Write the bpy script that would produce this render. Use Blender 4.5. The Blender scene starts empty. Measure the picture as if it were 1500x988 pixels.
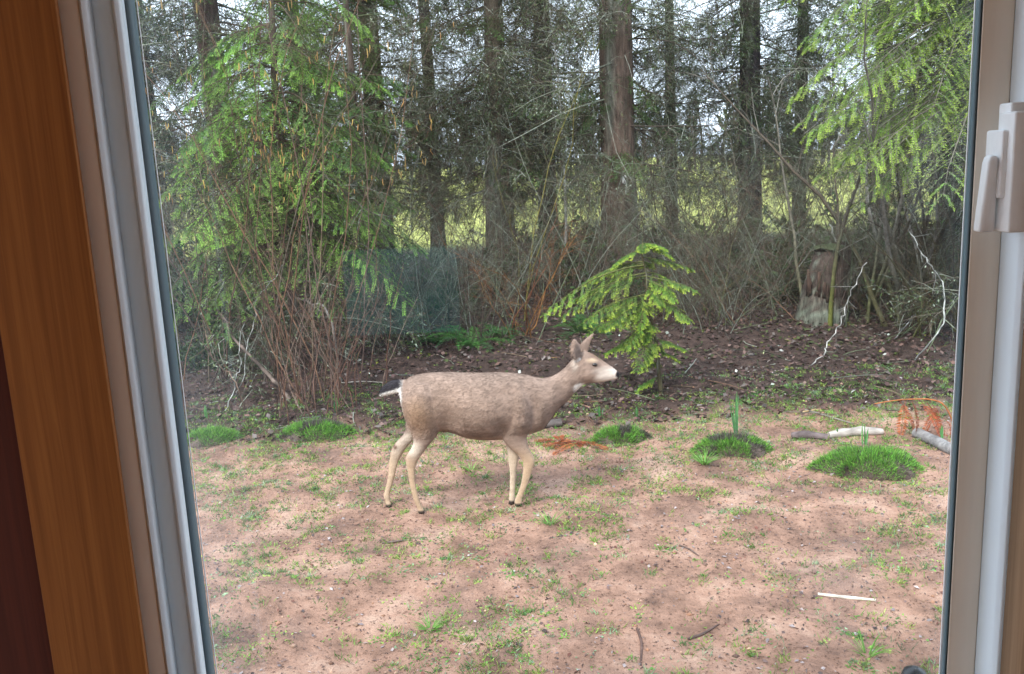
import bpy, math, random
import numpy as np
from mathutils import Matrix, Vector

# ------------------------------------------------------------------ camera
W0, H0, FPX = 1500.0, 988.0, 1300.0
PITCH, ROLL, CAMZ = math.radians(11.1), math.radians(2.6), 2.3
_R0 = np.array([1.0, 0, 0]); _U0 = np.array([0, math.sin(PITCH), math.cos(PITCH)])
FWD = np.array([0, math.cos(PITCH), -math.sin(PITCH)])
RGT = math.cos(ROLL) * _R0 - math.sin(ROLL) * _U0
UPV = math.cos(ROLL) * _U0 + math.sin(ROLL) * _R0
CAM = np.array([0.0, 0.0, CAMZ])
scene = bpy.context.scene
col = scene.collection
cd = bpy.data.cameras.new('camera'); cam = bpy.data.objects.new('camera', cd); col.objects.link(cam)
m = Matrix.Identity(4)
for i, v in enumerate((RGT, UPV, -FWD)):
    for r in range(3): m[r][i] = v[r]
m.translation = Vector(CAM); cam.matrix_world = m
cd.sensor_width = 36.0; cd.lens = 36.0 * FPX / W0; cd.clip_start = 0.02; cd.clip_end = 3000
scene.camera = cam

# ------------------------------------------------------------------ sky, sun, exposure
SUN_EL, SUN_AZ = math.radians(48), math.radians(215)      # behind the house, veiled by cloud
world = bpy.data.worlds.new('World'); scene.world = world; world.use_nodes = True
wn, wl = world.node_tree.nodes, world.node_tree.links
bg = wn['Background']
sky = wn.new('ShaderNodeTexSky'); sky.sky_type = 'NISHITA'; sky.sun_disc = False
sky.sun_elevation = SUN_EL; sky.sun_rotation = SUN_AZ; sky.dust_density = 3.0; sky.ozone_density = 1.0
hs = wn.new('ShaderNodeHueSaturation'); hs.inputs['Saturation'].default_value = 0.35
mx = wn.new('ShaderNodeMix'); mx.data_type = 'RGBA'; mx.inputs[0].default_value = 0.6
mx.inputs[7].default_value = (6.8, 8.0, 9.8, 1)             # even cloud layer
wl.new(sky.outputs[0], hs.inputs['Color']); wl.new(hs.outputs[0], mx.inputs[6])
wl.new(mx.outputs[2], bg.inputs[0]); bg.inputs[1].default_value = 0.13
sd = bpy.data.lights.new('sun', 'SUN'); sd.energy = 1.5; sd.angle = math.radians(16); sd.color = (1, 0.95, 0.87)
so = bpy.data.objects.new('sun', sd); col.objects.link(so)
sdir = Vector((math.sin(SUN_AZ) * math.cos(SUN_EL), math.cos(SUN_AZ) * math.cos(SUN_EL), math.sin(SUN_EL)))
so.rotation_euler = sdir.to_track_quat('Z', 'Y').to_euler(); so.location = (0, -6, 12)
scene.view_settings.view_transform = 'Standard'; scene.view_settings.look = 'None'
scene.view_settings.gamma = 1.0; scene.view_settings.use_curve_mapping = False
scene.view_settings.exposure = 1.68
cy = scene.cycles
cy.use_denoising = True; cy.max_bounces = 8; cy.diffuse_bounces = 4; cy.glossy_bounces = 3
cy.transmission_bounces = 4; cy.transparent_max_bounces = 12; cy.sample_clamp_indirect = 6.0
cy.caustics_reflective = False; cy.caustics_refractive = False

# ------------------------------------------------------------------ pixel helpers (a pixel gives a direction only)
def ray(px, py):
    d = FWD * FPX + RGT * (px - W0 / 2) - UPV * (py - H0 / 2)
    return d / np.linalg.norm(d)
def atY(px, py, Y):
    d = ray(px, py); return CAM + d * (Y / d[1])
def G(px, py, z=0.0):
    d = ray(px, py); return CAM + d * ((z - CAMZ) / d[2])
rng = np.random.default_rng(7); random.seed(7)

# ------------------------------------------------------------------ mesh helpers
class MB:
    def __init__(s): s.v = []; s.f3 = []; s.f4 = []; s.c = []; s.n = 0
    def add(s, v, f, c=(1, 1, 1)):
        v = np.asarray(v, float).reshape(-1, 3); f = np.asarray(f, np.int64)
        c = np.asarray(c, float)
        if c.ndim == 1: c = np.tile(c, (len(v), 1))
        (s.f3 if f.shape[1] == 3 else s.f4).append(f + s.n)
        s.v.append(v); s.c.append(c); s.n += len(v)
        return s
    def build(s, name, mat, parent=None, smooth=False, origin=None, base=None):
        v = np.concatenate(s.v); c = np.concatenate(s.c)
        if base is not None: v = v - np.asarray(base)
        f4 = np.concatenate(s.f4) if s.f4 else np.zeros((0, 4), np.int64)
        f3 = np.concatenate(s.f3) if s.f3 else np.zeros((0, 3), np.int64)
        me = bpy.data.meshes.new(name)
        me.vertices.add(len(v)); me.vertices.foreach_set('co', v.astype(np.float32).ravel())
        nl = f4.size + f3.size
        me.loops.add(nl); me.loops.foreach_set('vertex_index', np.concatenate([f4.ravel(), f3.ravel()]).astype(np.int32))
        me.polygons.add(len(f4) + len(f3))
        st = np.concatenate([np.arange(len(f4)) * 4, f4.size + np.arange(len(f3)) * 3]).astype(np.int32)
        me.polygons.foreach_set('loop_start', st)
        if smooth: me.polygons.foreach_set('use_smooth', np.ones(len(st), bool))
        a = me.color_attributes.new('tint', 'FLOAT_COLOR', 'POINT')
        a.data.foreach_set('color', np.concatenate([c, np.ones((len(c), 1))], 1).astype(np.float32).ravel())
        me.update(calc_edges=True); me.validate()
        me.materials.append(mat)
        return link(name, me, parent)
def link(name, me, parent=None):
    o = bpy.data.objects.new(name, me); col.objects.link(o)
    if parent is not None: o.parent = parent
    return o
def tag(o, label=None, cat=None, group=None, kind=None):
    if label: o['label'] = label
    if cat: o['category'] = cat
    if group: o['group'] = group
    if kind: o['kind'] = kind
    return o
def empty(name, loc, rz=0.0, sc=1.0, **k):
    o = bpy.data.objects.new(name, None); col.objects.link(o)
    o.location = tuple(float(q) for q in loc); o.rotation_euler = (0, 0, rz); o.scale = (sc, sc, sc)
    o.empty_display_size = 0.1
    return tag(o, **k)
def dup(root, loc, rz, sc=1.0, **k):
    r = root.copy(); col.objects.link(r)
    r.location = tuple(float(q) for q in loc); r.rotation_euler = (0, 0, rz); r.scale = (sc, sc, sc)
    for ch in list(root.children):
        c = ch.copy(); col.objects.link(c); c.parent = r
        for g in list(ch.children):
            d = g.copy(); col.objects.link(d); d.parent = c
    return tag(r, **k)
def nrm(a): return a / np.maximum(np.linalg.norm(a, axis=-1, keepdims=True), 1e-9)
def box(mb, x0, x1, y0, y1, z0, z1, c=(1, 1, 1)):
    v = [(x, y, z) for z in (z0, z1) for y in (y0, y1) for x in (x0, x1)]
    f = [(0, 2, 3, 1), (4, 5, 7, 6), (0, 1, 5, 4), (2, 6, 7, 3), (0, 4, 6, 2), (1, 3, 7, 5)]
    return mb.add(v, f, c)
def tubes(mb, P, R, S=3, c=(1, 1, 1), cap=False):
    """many tubes at once: P (n,K,3), R (n,K), colour (3,) or (n,3) or (n,K,3)"""
    P = np.asarray(P, float); R = np.asarray(R, float)
    if P.ndim == 2: P = P[None]; R = R[None]
    n, K, _ = P.shape
    T = nrm(np.gradient(P, axis=1)); tm = nrm(T.mean(1))
    ref = np.where(np.abs(tm[:, 2:3]) > 0.8, np.array([[1.0, 0, 0]]), np.array([[0, 0, 1.0]]))
    A = nrm(np.cross(T, ref[:, None, :])); B = np.cross(T, A)
    th = np.arange(S) / S * 2 * math.pi
    V = P[:, :, None] + R[:, :, None, None] * (np.cos(th)[None, None, :, None] * A[:, :, None] + np.sin(th)[None, None, :, None] * B[:, :, None])
    idx = np.arange(n * K * S).reshape(n, K, S)
    a = idx[:, :-1]; b = idx[:, 1:]
    F = np.stack([a, np.roll(a, -1, 2), np.roll(b, -1, 2), b], -1).reshape(-1, 4)
    c = np.asarray(c, float)
    if c.ndim == 1: C = np.tile(c, (n * K * S, 1))
    elif c.ndim == 2: C = np.repeat(c, K * S, 0)
    else: C = np.repeat(c.reshape(n * K, 3), S, 0)
    mb.add(V.reshape(-1, 3), F, C)
    if cap:
        for q in range(n):
            for e, fl in ((0, False), (K - 1, True)):
                ce = P[q, e][None]; r = V[q, e]
                f = [(0, 1 + (i + 1) % S, 1 + i) if fl is False else (0, 1 + i, 1 + (i + 1) % S) for i in range(S)]
                mb.add(np.concatenate([ce, r]), f, C[idx[q, e, 0]])
def grow(o, d, L, K, droop=0.0, wob=0.12, r=rng):
    """integrate n branches; droop>0 bends down, <0 bends up"""
    o = np.asarray(o, float); d = nrm(np.asarray(d, float)); L = np.asarray(L, float) * np.ones(len(o))
    P = [o]; st = (L / (K - 1))[:, None]
    for k in range(K - 1):
        d = nrm(d + r.normal(0, wob, d.shape) + np.array([0, 0, -1.0]) * np.asarray(droop).reshape(-1, 1) / (K - 1))
        P.append(P[-1] + d * st)
    return np.stack(P, 1)
def kids(P, m, t0, t1, ang, r=rng, flat=0.0):
    """m children per parent: origins, directions, parent index, t"""
    n, K, _ = P.shape
    t = r.uniform(t0, t1, (n, m)); x = t * (K - 1); i = np.minimum(x.astype(int), K - 2); w = (x - i)[..., None]
    par = np.arange(n)[:, None].repeat(m, 1)
    a = P[par, i]; b = P[par, i + 1]
    o = a * (1 - w) + b * w; T = nrm(b - a)
    u = nrm(r.normal(0, 1, T.shape)); u[..., 2] *= (1 - flat); side = nrm(u - (u * T).sum(-1, keepdims=True) * T)
    an = (ang + r.normal(0, 0.15, t.shape))[..., None]
    d = T * np.cos(an) + side * np.sin(an)
    return o.reshape(-1, 3), d.reshape(-1, 3), par.ravel(), t.ravel()
def taper(n, K, r0, r1): 
    r0 = np.asarray(r0) * np.ones(n); r1 = np.asarray(r1) * np.ones(n)
    return r0[:, None] + (r1 - r0)[:, None] * np.linspace(0, 1, K)[None]
def kites(mb, o, d, n, L, w, c, bend=0.0):
    """leaf faces: o base, d direction, n normal-ish, L length, w width; two triangles sharing the midrib fold"""
    d = nrm(d); s = nrm(np.cross(d, n)); N = len(o); up = np.cross(s, d)
    L = (np.asarray(L) * np.ones(N))[:, None]; w = (np.asarray(w) * np.ones(N))[:, None]
    tip = o + d * L - up * L * bend
    a = o + d * L * .45 + s * w * .5; b = o + d * L * .45 - s * w * .5
    V = np.stack([o, a, tip, b], 1).reshape(-1, 3)
    F = np.arange(N * 4).reshape(N, 4)
    c = np.asarray(c, float); c = np.tile(c, (N, 1)) if c.ndim == 1 else c
    mb.add(V, F, np.repeat(c, 4, 0))
def pal(n, cols, r=rng, j=0.18):
    cols = np.asarray(cols, float); q = cols[r.integers(0, len(cols), n)]
    return np.clip(q * (1 + r.normal(0, j, (n, 1))), 0.004, 0.9)
def vnoise(x, y, s, seed):
    """smooth value noise on arrays"""
    r = np.random.default_rng(seed); g = r.random((64, 64)); x = x / s; y = y / s
    i = np.floor(x).astype(int); j = np.floor(y).astype(int); u = x - i; v = y - j
    u = u * u * (3 - 2 * u); v = v * v * (3 - 2 * v)
    q = lambda a, b: g[a % 64, b % 64]
    return (q(i, j) * (1 - u) + q(i + 1, j) * u) * (1 - v) + (q(i, j + 1) * (1 - u) + q(i + 1, j + 1) * u) * v

# ------------------------------------------------------------------ materials
def newmat(name):
    m = bpy.data.materials.new(name); m.use_nodes = True
    return m, m.node_tree.nodes, m.node_tree.links, m.node_tree.nodes['Principled BSDF']
def mat_tint(name, rough=0.8, bump=0.0, bscale=60, transl=0.0, spec=0.3, var=0.25, vscale=25, stretch=None):
    """colour from the mesh's own per-piece tint, broken up by noise; leaves let light through"""
    m, n, l, p = newmat(name)
    at = n.new('ShaderNodeAttribute'); at.attribute_name = 'tint'
    tc = n.new('ShaderNodeTexCoord'); mp = n.new('ShaderNodeMapping'); l.new(tc.outputs['Object'], mp.inputs[0])
    if stretch: mp.inputs['Scale'].default_value = stretch
    nz = n.new('ShaderNodeTexNoise'); nz.inputs['Scale'].default_value = vscale; nz.inputs['Detail'].default_value = 5
    l.new(mp.outputs[0], nz.inputs['Vector'])
    mr = n.new('ShaderNodeMapRange'); mr.inputs[1].default_value = .3; mr.inputs[2].default_value = .7
    mr.inputs[3].default_value = 1 - var; mr.inputs[4].default_value = 1 + var; l.new(nz.outputs[0], mr.inputs[0])
    vm = n.new('ShaderNodeVectorMath'); vm.operation = 'SCALE'
    l.new(at.outputs['Color'], vm.inputs[0]); l.new(mr.outputs[0], vm.inputs['Scale'])
    l.new(vm.outputs[0], p.inputs['Base Color']); p.inputs['Roughness'].default_value = rough
    p.inputs['Specular IOR Level'].default_value = spec
    if bump:
        nb = n.new('ShaderNodeTexNoise'); nb.inputs['Scale'].default_value = bscale; nb.inputs['Detail'].default_value = 6
        l.new(mp.outputs[0], nb.inputs['Vector'])
        bp = n.new('ShaderNodeBump'); bp.inputs['Strength'].default_value = 0.8; bp.inputs['Distance'].default_value = bump
        l.new(nb.outputs[0], bp.inputs['Height']); l.new(bp.outputs[0], p.inputs['Normal'])
    if transl:
        tr = n.new('ShaderNodeBsdfTranslucent'); l.new(vm.outputs[0], tr.inputs['Color'])
        ms = n.new('ShaderNodeMixShader'); ms.inputs[0].default_value = transl
        l.new(p.outputs[0], ms.inputs[1]); l.new(tr.outputs[0], ms.inputs[2])
        l.new(ms.outputs[0], n['Material Output'].inputs[0])
    return m
M = {}
M['leaf'] = mat_tint('leaf', 0.55, transl=0.35, spec=0.35)
M['twig'] = mat_tint('twig', 0.8, var=0.45, vscale=18)
M['bark'] = mat_tint('bark', 0.9, bump=0.05, bscale=9, var=0.55, vscale=7, stretch=(3, 3, .6))
M['litter'] = mat_tint('litter', 0.75, transl=0.1, spec=0.3)
M['soil'] = mat_tint('soil', 0.95, bump=0.02, bscale=30, var=0.4, vscale=14)
M['fur'] = mat_tint('fur', 0.85, bump=0.004, bscale=45, var=0.12, vscale=40, spec=0.15, stretch=(.35, 1, 1))
M['wetblack'] = mat_tint('wetblack', 0.2, spec=0.6)
M['logwood'] = mat_tint('logwood', 0.8, bump=0.006, bscale=30, var=0.35, vscale=30, stretch=(.3, 1, 1))
M['plaster'] = mat_tint('plaster', 0.9, bump=0.001, bscale=150, var=0.04)

def mat_vinyl(name, c, rough=0.45):
    m, n, l, p = newmat(name)
    nz = n.new('ShaderNodeTexNoise'); nz.inputs['Scale'].default_value = 9; nz.inputs['Detail'].default_value = 8
    r = n.new('ShaderNodeMix'); r.data_type = 'RGBA'; l.new(nz.outputs[0], r.inputs[0])
    r.inputs[6].default_value = (*[q * .93 for q in c], 1); r.inputs[7].default_value = (*[q * 1.05 for q in c], 1)
    l.new(r.outputs[2], p.inputs['Base Color']); p.inputs['Roughness'].default_value = rough
    nb = n.new('ShaderNodeTexNoise'); nb.inputs['Scale'].default_value = 700
    bp = n.new('ShaderNodeBump'); bp.inputs['Strength'].default_value = .15; bp.inputs['Distance'].default_value = .0004
    l.new(nb.outputs[0], bp.inputs['Height']); l.new(bp.outputs[0], p.inputs['Normal'])
    return m
M['vinyl'] = mat_vinyl('vinyl', (.82, .73, .62)); M['vinyl_skylit_grey'] = mat_vinyl('vinyl_skylit_grey', (.66, .75, .80)); M['edge_skylit'] = mat_vinyl('edge_skylit', (.78, .88, .95), .35)  # skylight and warm room light on white vinyl put into these three tones
M['gasket'] = mat_vinyl('gasket', (.10, .16, .19), .5); M['white_plastic'] = mat_vinyl('white_plastic', (.85, .87, .88), .3)
M['dark_plastic'] = mat_vinyl('dark_plastic', (.03, .035, .04), .35); M['yellow_plastic'] = mat_vinyl('yellow_plastic', (.7, .5, .12), .4)
def mat_wood(name, c0, c1):
    m, n, l, p = newmat(name)
    tc = n.new('ShaderNodeTexCoord'); mp = n.new('ShaderNodeMapping'); mp.inputs['Scale'].default_value = (70, 70, 1.5)
    l.new(tc.outputs['Object'], mp.inputs[0])
    nz = n.new('ShaderNodeTexNoise'); nz.inputs['Scale'].default_value = 2.2; nz.inputs['Detail'].default_value = 9; nz.inputs['Distortion'].default_value = .6
    nz.inputs['Roughness'].default_value = .62
    l.new(mp.outputs[0], nz.inputs['Vector'])
    cr = n.new('ShaderNodeValToRGB'); cr.color_ramp.elements[0].position = .3; cr.color_ramp.elements[1].position = .72
    cr.color_ramp.elements[0].color = (*c0, 1); cr.color_ramp.elements[1].color = (*c1, 1)
    l.new(nz.outputs[0], cr.inputs[0]); l.new(cr.outputs[0], p.inputs['Base Color']); p.inputs['Roughness'].default_value = 2.0
    bp = n.new('ShaderNodeBump'); bp.inputs['Strength'].default_value = .2; bp.inputs['Distance'].default_value = .001
    l.new(nz.outputs[0], bp.inputs['Height']); l.new(bp.outputs[0], p.inputs['Normal'])
    return m
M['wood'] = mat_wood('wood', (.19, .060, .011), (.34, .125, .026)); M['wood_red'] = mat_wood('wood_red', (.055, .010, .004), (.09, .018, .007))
M['wood_pale'] = mat_wood('wood_pale', (.20, .11, .055), (.30, .18, .10))
def mat_glass():
    m, n, l, p = newmat('pane_glass'); n.remove(p)
    tr = n.new('ShaderNodeBsdfTransparent'); tr.inputs[0].default_value = (.97, .985, .98, 1)
    gl = n.new('ShaderNodeBsdfGlossy'); gl.inputs['Roughness'].default_value = 0.0
    m1 = n.new('ShaderNodeMixShader'); m1.inputs[0].default_value = .045
    l.new(tr.outputs[0], m1.inputs[1]); l.new(gl.outputs[0], m1.inputs[2])
    # film of wiped smears and dust, also carrying the painted haze
    du = n.new('ShaderNodeBsdfTranslucent'); du.inputs[0].default_value = (.9, .92, .95, 1)
    tc = n.new('ShaderNodeTexCoord'); nz = n.new('ShaderNodeTexNoise'); nz.inputs['Scale'].default_value = 3.2; nz.inputs['Detail'].default_value = 7
    l.new(tc.outputs['Object'], nz.inputs['Vector'])
    mr = n.new('ShaderNodeMapRange'); mr.inputs[1].default_value = .35; mr.inputs[2].default_value = .75; mr.inputs[3].default_value = .006; mr.inputs[4].default_value = .03
    l.new(nz.outputs[0], mr.inputs[0])
    at = n.new('ShaderNodeAttribute'); at.attribute_name = 'tint'
    ad = n.new('ShaderNodeMath'); ad.operation = 'MULTIPLY'; l.new(mr.outputs[0], ad.inputs[0]); l.new(at.outputs['Fac'], ad.inputs[1])
    m2 = n.new('ShaderNodeMixShader'); l.new(ad.outputs[0], m2.inputs[0]); l.new(m1.outputs[0], m2.inputs[1]); l.new(du.outputs[0], m2.inputs[2])
    l.new(m2.outputs[0], n['Material Output'].inputs[0])
    return m
M['glass'] = mat_glass()
def mat_glow_face():
    m, n, l, p = newmat('glow_face'); p.inputs['Base Color'].default_value = (.01, .02, .02, 1); p.inputs['Roughness'].default_value = .3
    tc = n.new('ShaderNodeTexCoord'); nz = n.new('ShaderNodeTexNoise'); nz.inputs['Scale'].default_value = 5.5; nz.inputs['Detail'].default_value = 5
    l.new(tc.outputs['Object'], nz.inputs['Vector']); cr = n.new('ShaderNodeValToRGB'); e = cr.color_ramp.elements
    e[0].position = .35; e[0].color = (.05, .17, .21, 1); e[1].position = .68; e[1].color = (.12, .42, .40, 1); l.new(nz.outputs[0], cr.inputs[0])
    l.new(cr.outputs[0], p.inputs['Emission Color']); p.inputs['Emission Strength'].default_value = .42  # teal emission only feeds the reflection in the pane
    return m
M['glow_face'] = mat_glow_face()
def mat_ground():
    m, n, l, p = newmat('ground')
    geo = n.new('ShaderNodeNewGeometry'); sx = n.new('ShaderNodeSeparateXYZ'); l.new(geo.outputs['Position'], sx.inputs[0])
    def noise(s, d=6, ro=.6):
        q = n.new('ShaderNodeTexNoise'); q.inputs['Scale'].default_value = s; q.inputs['Detail'].default_value = d; q.inputs['Roughness'].default_value = ro
        l.new(geo.outputs['Position'], q.inputs['Vector']); return q.outputs[0]
    def ramp(src, stops):
        q = n.new('ShaderNodeValToRGB'); e = q.color_ramp.elements
        while len(e) < len(stops): e.new(.5)
        for k, (pos, c) in enumerate(stops): e[k].position = pos; e[k].color = (*c, 1)
        l.new(src, q.inputs[0]); return q.outputs[0]
    def mix(f, a, b):
        q = n.new('ShaderNodeMix'); q.data_type = 'RGBA'; l.new(f, q.inputs[0]); l.new(a, q.inputs[6]); l.new(b, q.inputs[7]); return q.outputs[2]
    def mrange(src, a, b):
        q = n.new('ShaderNodeMapRange'); q.inputs[1].default_value = a; q.inputs[2].default_value = b; q.interpolation_type = 'SMOOTHSTEP'; l.new(src, q.inputs[0]); return q.outputs[0]
    def madd(a, k, b):
        q = n.new('ShaderNodeMath'); q.operation = 'MULTIPLY_ADD'; l.new(a, q.inputs[0]); q.inputs[1].default_value = k; l.new(b, q.inputs[2]); return q.outputs[0]
    dirt = ramp(noise(2.3, 9, .68), [(.30, (.09, .055, .043)), (.41, (.23, .135, .098)), (.53, (.37, .22, .16)), (.70, (.53, .36, .275))])
    specks = ramp(noise(38, 4, .7), [(.30, (.10, .065, .05)), (.44, (.95, .95, .95)), (.70, (1, 1, 1)), (.8, (1.35, 1.3, 1.25))])
    mul = n.new('ShaderNodeMix'); mul.data_type = 'RGBA'; mul.blend_type = 'MULTIPLY'; mul.inputs[0].default_value = .75
    l.new(dirt, mul.inputs[6]); l.new(specks, mul.inputs[7]); dirt = mul.outputs[2]
    litter = ramp(noise(7, 9, .75), [(.3, (.018, .013, .011)), (.5, (.05, .032, .027)), (.62, (.08, .052, .043)), (.75, (.12, .08, .068))])
    field = ramp(noise(.6, 6), [(.3, (.32, .36, .08)), (.7, (.48, .48, .15))])
    dk = n.new('ShaderNodeMix'); dk.data_type = 'RGBA'; dm_ = n.new('ShaderNodeMath'); dm_.operation = 'MULTIPLY'; dm_.inputs[1].default_value = .55; l.new(mrange(noise(1.6, 7, .7), .48, .66), dm_.inputs[0])
    l.new(dm_.outputs[0], dk.inputs[0]); l.new(dirt, dk.inputs[6]); dk.inputs[7].default_value = (.15, .098, .082, 1); dirt = dk.outputs[2]      # damp humus patches
    y2 = madd(noise(.9, 6), 1.5, sx.outputs[1]); a = mix(mrange(y2, 7.9, 8.7), dirt, litter)
    y3 = madd(noise(.2, 4), 3.0, sx.outputs[1]); a = mix(mrange(y3, 24.5, 27.5), a, field)
    l.new(a, p.inputs['Base Color']); p.inputs['Roughness'].default_value = .93; p.inputs['Specular IOR Level'].default_value = .2
    bp = n.new('ShaderNodeBump'); bp.inputs['Strength'].default_value = .9; bp.inputs['Distance'].default_value = .03
    l.new(noise(22, 9, .72), bp.inputs['Height']); l.new(bp.outputs[0], p.inputs['Normal'])
    return m
M['ground'] = mat_ground()

# ------------------------------------------------------------------ ground: one sheet to the horizon
def gh(x, y):
    """ground height"""
    x = np.asarray(x, float); y = np.asarray(y, float)
    h = .05 * (vnoise(x, y, 1.7, 1) - .5) + .035 * (vnoise(x, y, .45, 2) - .5) + .03 * (vnoise(x, y, .14, 3) - .5) + .012 * (vnoise(x, y, .07, 8) - .5)
    yard = 1 / (1 + np.exp(-(y - 8.0) * 2.5))
    h = h + yard * (.10 + .12 * (vnoise(x, y, 1.2, 4) - .5) + .07 * (vnoise(x, y, .35, 5) - .5))
    for (cx, cy, r, hh) in HEAPS:
        d2 = ((x - cx) ** 2 + (y - cy) ** 2) / r ** 2
        h = h + hh * np.exp(-d2 * 1.5) * (.8 + .4 * vnoise(x, y, .12, 6))
    return np.where(y > 30, h * np.clip(1 - (y - 30) / 20, 0, 1), h)
_mole = G(385, 885); _mole2 = G(1100, 765)
HEAPS = [(_mole[0], _mole[1], .27, .085), (_mole2[0], _mole2[1], .24, .05)]
def axis(a, b, st, far_lo, far_hi):
    mid = np.arange(a, b, st); up = [b]; s = st
    while up[-1] < far_hi: s *= 1.22; up.append(up[-1] + s)
    dn = [a]; s = st
    while dn[-1] > far_lo: s *= 1.22; dn.append(dn[-1] - s)
    return np.concatenate([np.array(dn[1:])[::-1], mid, np.array(up)])
gx = axis(-4.4, 4.4, .045, -900, 900); gy = axis(2.6, 11.5, .04, -60, 1500)
X, Y = np.meshgrid(gx, gy); Z = gh(X, Y)
mb = MB(); ny, nx = X.shape; id_ = np.arange(nx * ny).reshape(ny, nx)
F = np.stack([id_[:-1, :-1], id_[:-1, 1:], id_[1:, 1:], id_[1:, :-1]], -1).reshape(-1, 4)
mb.add(np.stack([X, Y, Z], -1), F)
g = mb.build('ground', M['ground'], smooth=True); tag(g, 'bare reddish dirt yard giving way to dark leaf litter', 'ground', kind='structure')
def onG(px, py):
    p = G(px, py)
    for _ in range(4): p = G(px, py, float(gh(p[0], p[1])))
    return p
def zat(x, y): return float(gh(x, y))

# ------------------------------------------------------------------ room and window (the photograph is taken from indoors)
GY = 0.93                                                  # plane of the glass
def wx(px, y): return float(atY(px, 494, y)[0])
ZL, ZH = 1.50, 2.80                                        # sash opening
RX0, RX1, RY0 = -2.0, 2.3, -3.8; FZ, CZ = .75, 3.2
xwl, xwr = wx(146, .812) - .058, wx(1457, .895) + .040                     # wall opening
def wallpiece(name, boxes, mat, c, label, cat='wall'):
    q = MB()
    for b in boxes: box(q, *b, c)
    return tag(q.build(name, mat), label, cat, kind='structure')
cw = (.72, .62, .48)
wallpiece('wall_window_side', [(RX0 - 2, xwl - .01, .82, 1.0, 0, CZ), (xwr + .02, RX1 + 2, .82, 1.0, 0, CZ), (xwl - .01, xwr + .02, .82, 1.0, 0, ZL - .07), (xwl - .01, xwr + .02, .82, 1.0, ZH + .07, CZ)], M['plaster'], cw, 'tan painted wall holding the window')
wallpiece('wall_back', [(RX0 - .1, RX1 + .1, RY0 - .1, RY0, 0, CZ)], M['plaster'], cw, 'tan painted wall of the room')
wallpiece('wall_side', [(RX0 - .1, RX0, RY0, -1.7, 0, CZ), (RX0 - .1, RX0, .35, .82, 0, CZ), (RX0 - .1, RX0, -1.7, .35, 0, 1.35), (RX0 - .1, RX0, -1.7, .35, 2.95, CZ)], M['plaster'], cw, 'tan painted side wall with an unseen opening added for room light')  # openings in both side walls added out of view to brighten the frame
wallpiece('wall_side', [(RX1, RX1 + .1, RY0, -2.1, 0, CZ), (RX1, RX1 + .1, .4, .82, 0, CZ), (RX1, RX1 + .1, -2.1, .4, 0, 1.25), (RX1, RX1 + .1, -2.1, .4, 3.0, CZ)], M['plaster'], cw, 'tan painted side wall with a wide unseen opening added for room light')
wallpiece('floor', [(RX0, RX1, RY0, .82, FZ - .1, FZ)], M['wood'], (1, 1, 1), 'brown wooden floor of the room', 'floor')
wallpiece('ceiling', [(RX0 - .1, RX1 + .1, RY0 - .1, 1.0, CZ, CZ + .1)], M['plaster'], (.7, .62, .5), 'pale ceiling of the room', 'ceiling')

win = empty('window', ((xwl + xwr) / 2, GY, ZL), label='white vinyl framed window looking out on the yard', cat='window')
WB = np.array(win.location)
def vbar(name, poly, mat, z0=ZL - .06, z1=ZH + .06, parent=win, base=WB, bev=0.0):
    """vertical bar with the plan outline poly [(x,y)..]"""
    poly = np.asarray(poly, float); n = len(poly); q = MB()
    v = np.concatenate([np.c_[poly, np.full(n, z0)], np.c_[poly, np.full(n, z1)]])
    q.add(v, [(i, (i + 1) % n, n + (i + 1) % n, n + i) for i in range(n)])
    for k in range(1, n - 1): q.add(v, [(0, k + 1, k), (n, n + k, n + k + 1)])
    o = q.build(name, mat, parent, base=base)
    if bev:
        b = o.modifiers.new('b', 'BEVEL'); b.width = bev; b.segments = 2; b.limit_method = 'ANGLE'
    return o
# left side, stepping back from the room to the glass; each bar leans outward behind its visible face
a0, A1 = wx(146, .812), wx(186, .812); B1 = wx(231, .8252); c1 = wx(258, .925); BK = .055
vbar('skylit_strip', [(A1 - .004, .8112), (A1 + .0012, .8130), (A1 + .0012, .8250), (A1 + .0003, .8250), (A1 + .0003, .8118), (A1 - .004, .8118)], M['edge_skylit'])  # added strip, its pale blue stands in for skylight on the reveal
vbar('skylit_strip', [(B1 - .004, .8243), (B1 + .0012, .8260), (B1 + .0012, .8396), (B1 + .0003, .8396), (B1 + .0003, .8250), (B1 - .004, .8250)], M['edge_skylit'])
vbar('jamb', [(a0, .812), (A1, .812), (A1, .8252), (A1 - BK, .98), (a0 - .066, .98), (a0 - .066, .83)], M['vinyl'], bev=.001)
vbar('stile', [(A1 + .0003, .8254), (B1, .8252), (B1, .8398), (B1 - BK, .98), (A1 - BK + .0003, .98)], M['vinyl_skylit_grey'], bev=.001)
vbar('gasket', [(B1 + .0003, .8402), (c1, .922), (c1 - .007, .938), (B1 - BK * .68, .938)], M['gasket'])
vbar('glazing_bead', [(c1 + .0003, .924), (c1 + .0009, .924), (c1 + .0009, .9262), (c1 + .0003, .9262)], M['white_plastic'])
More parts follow.
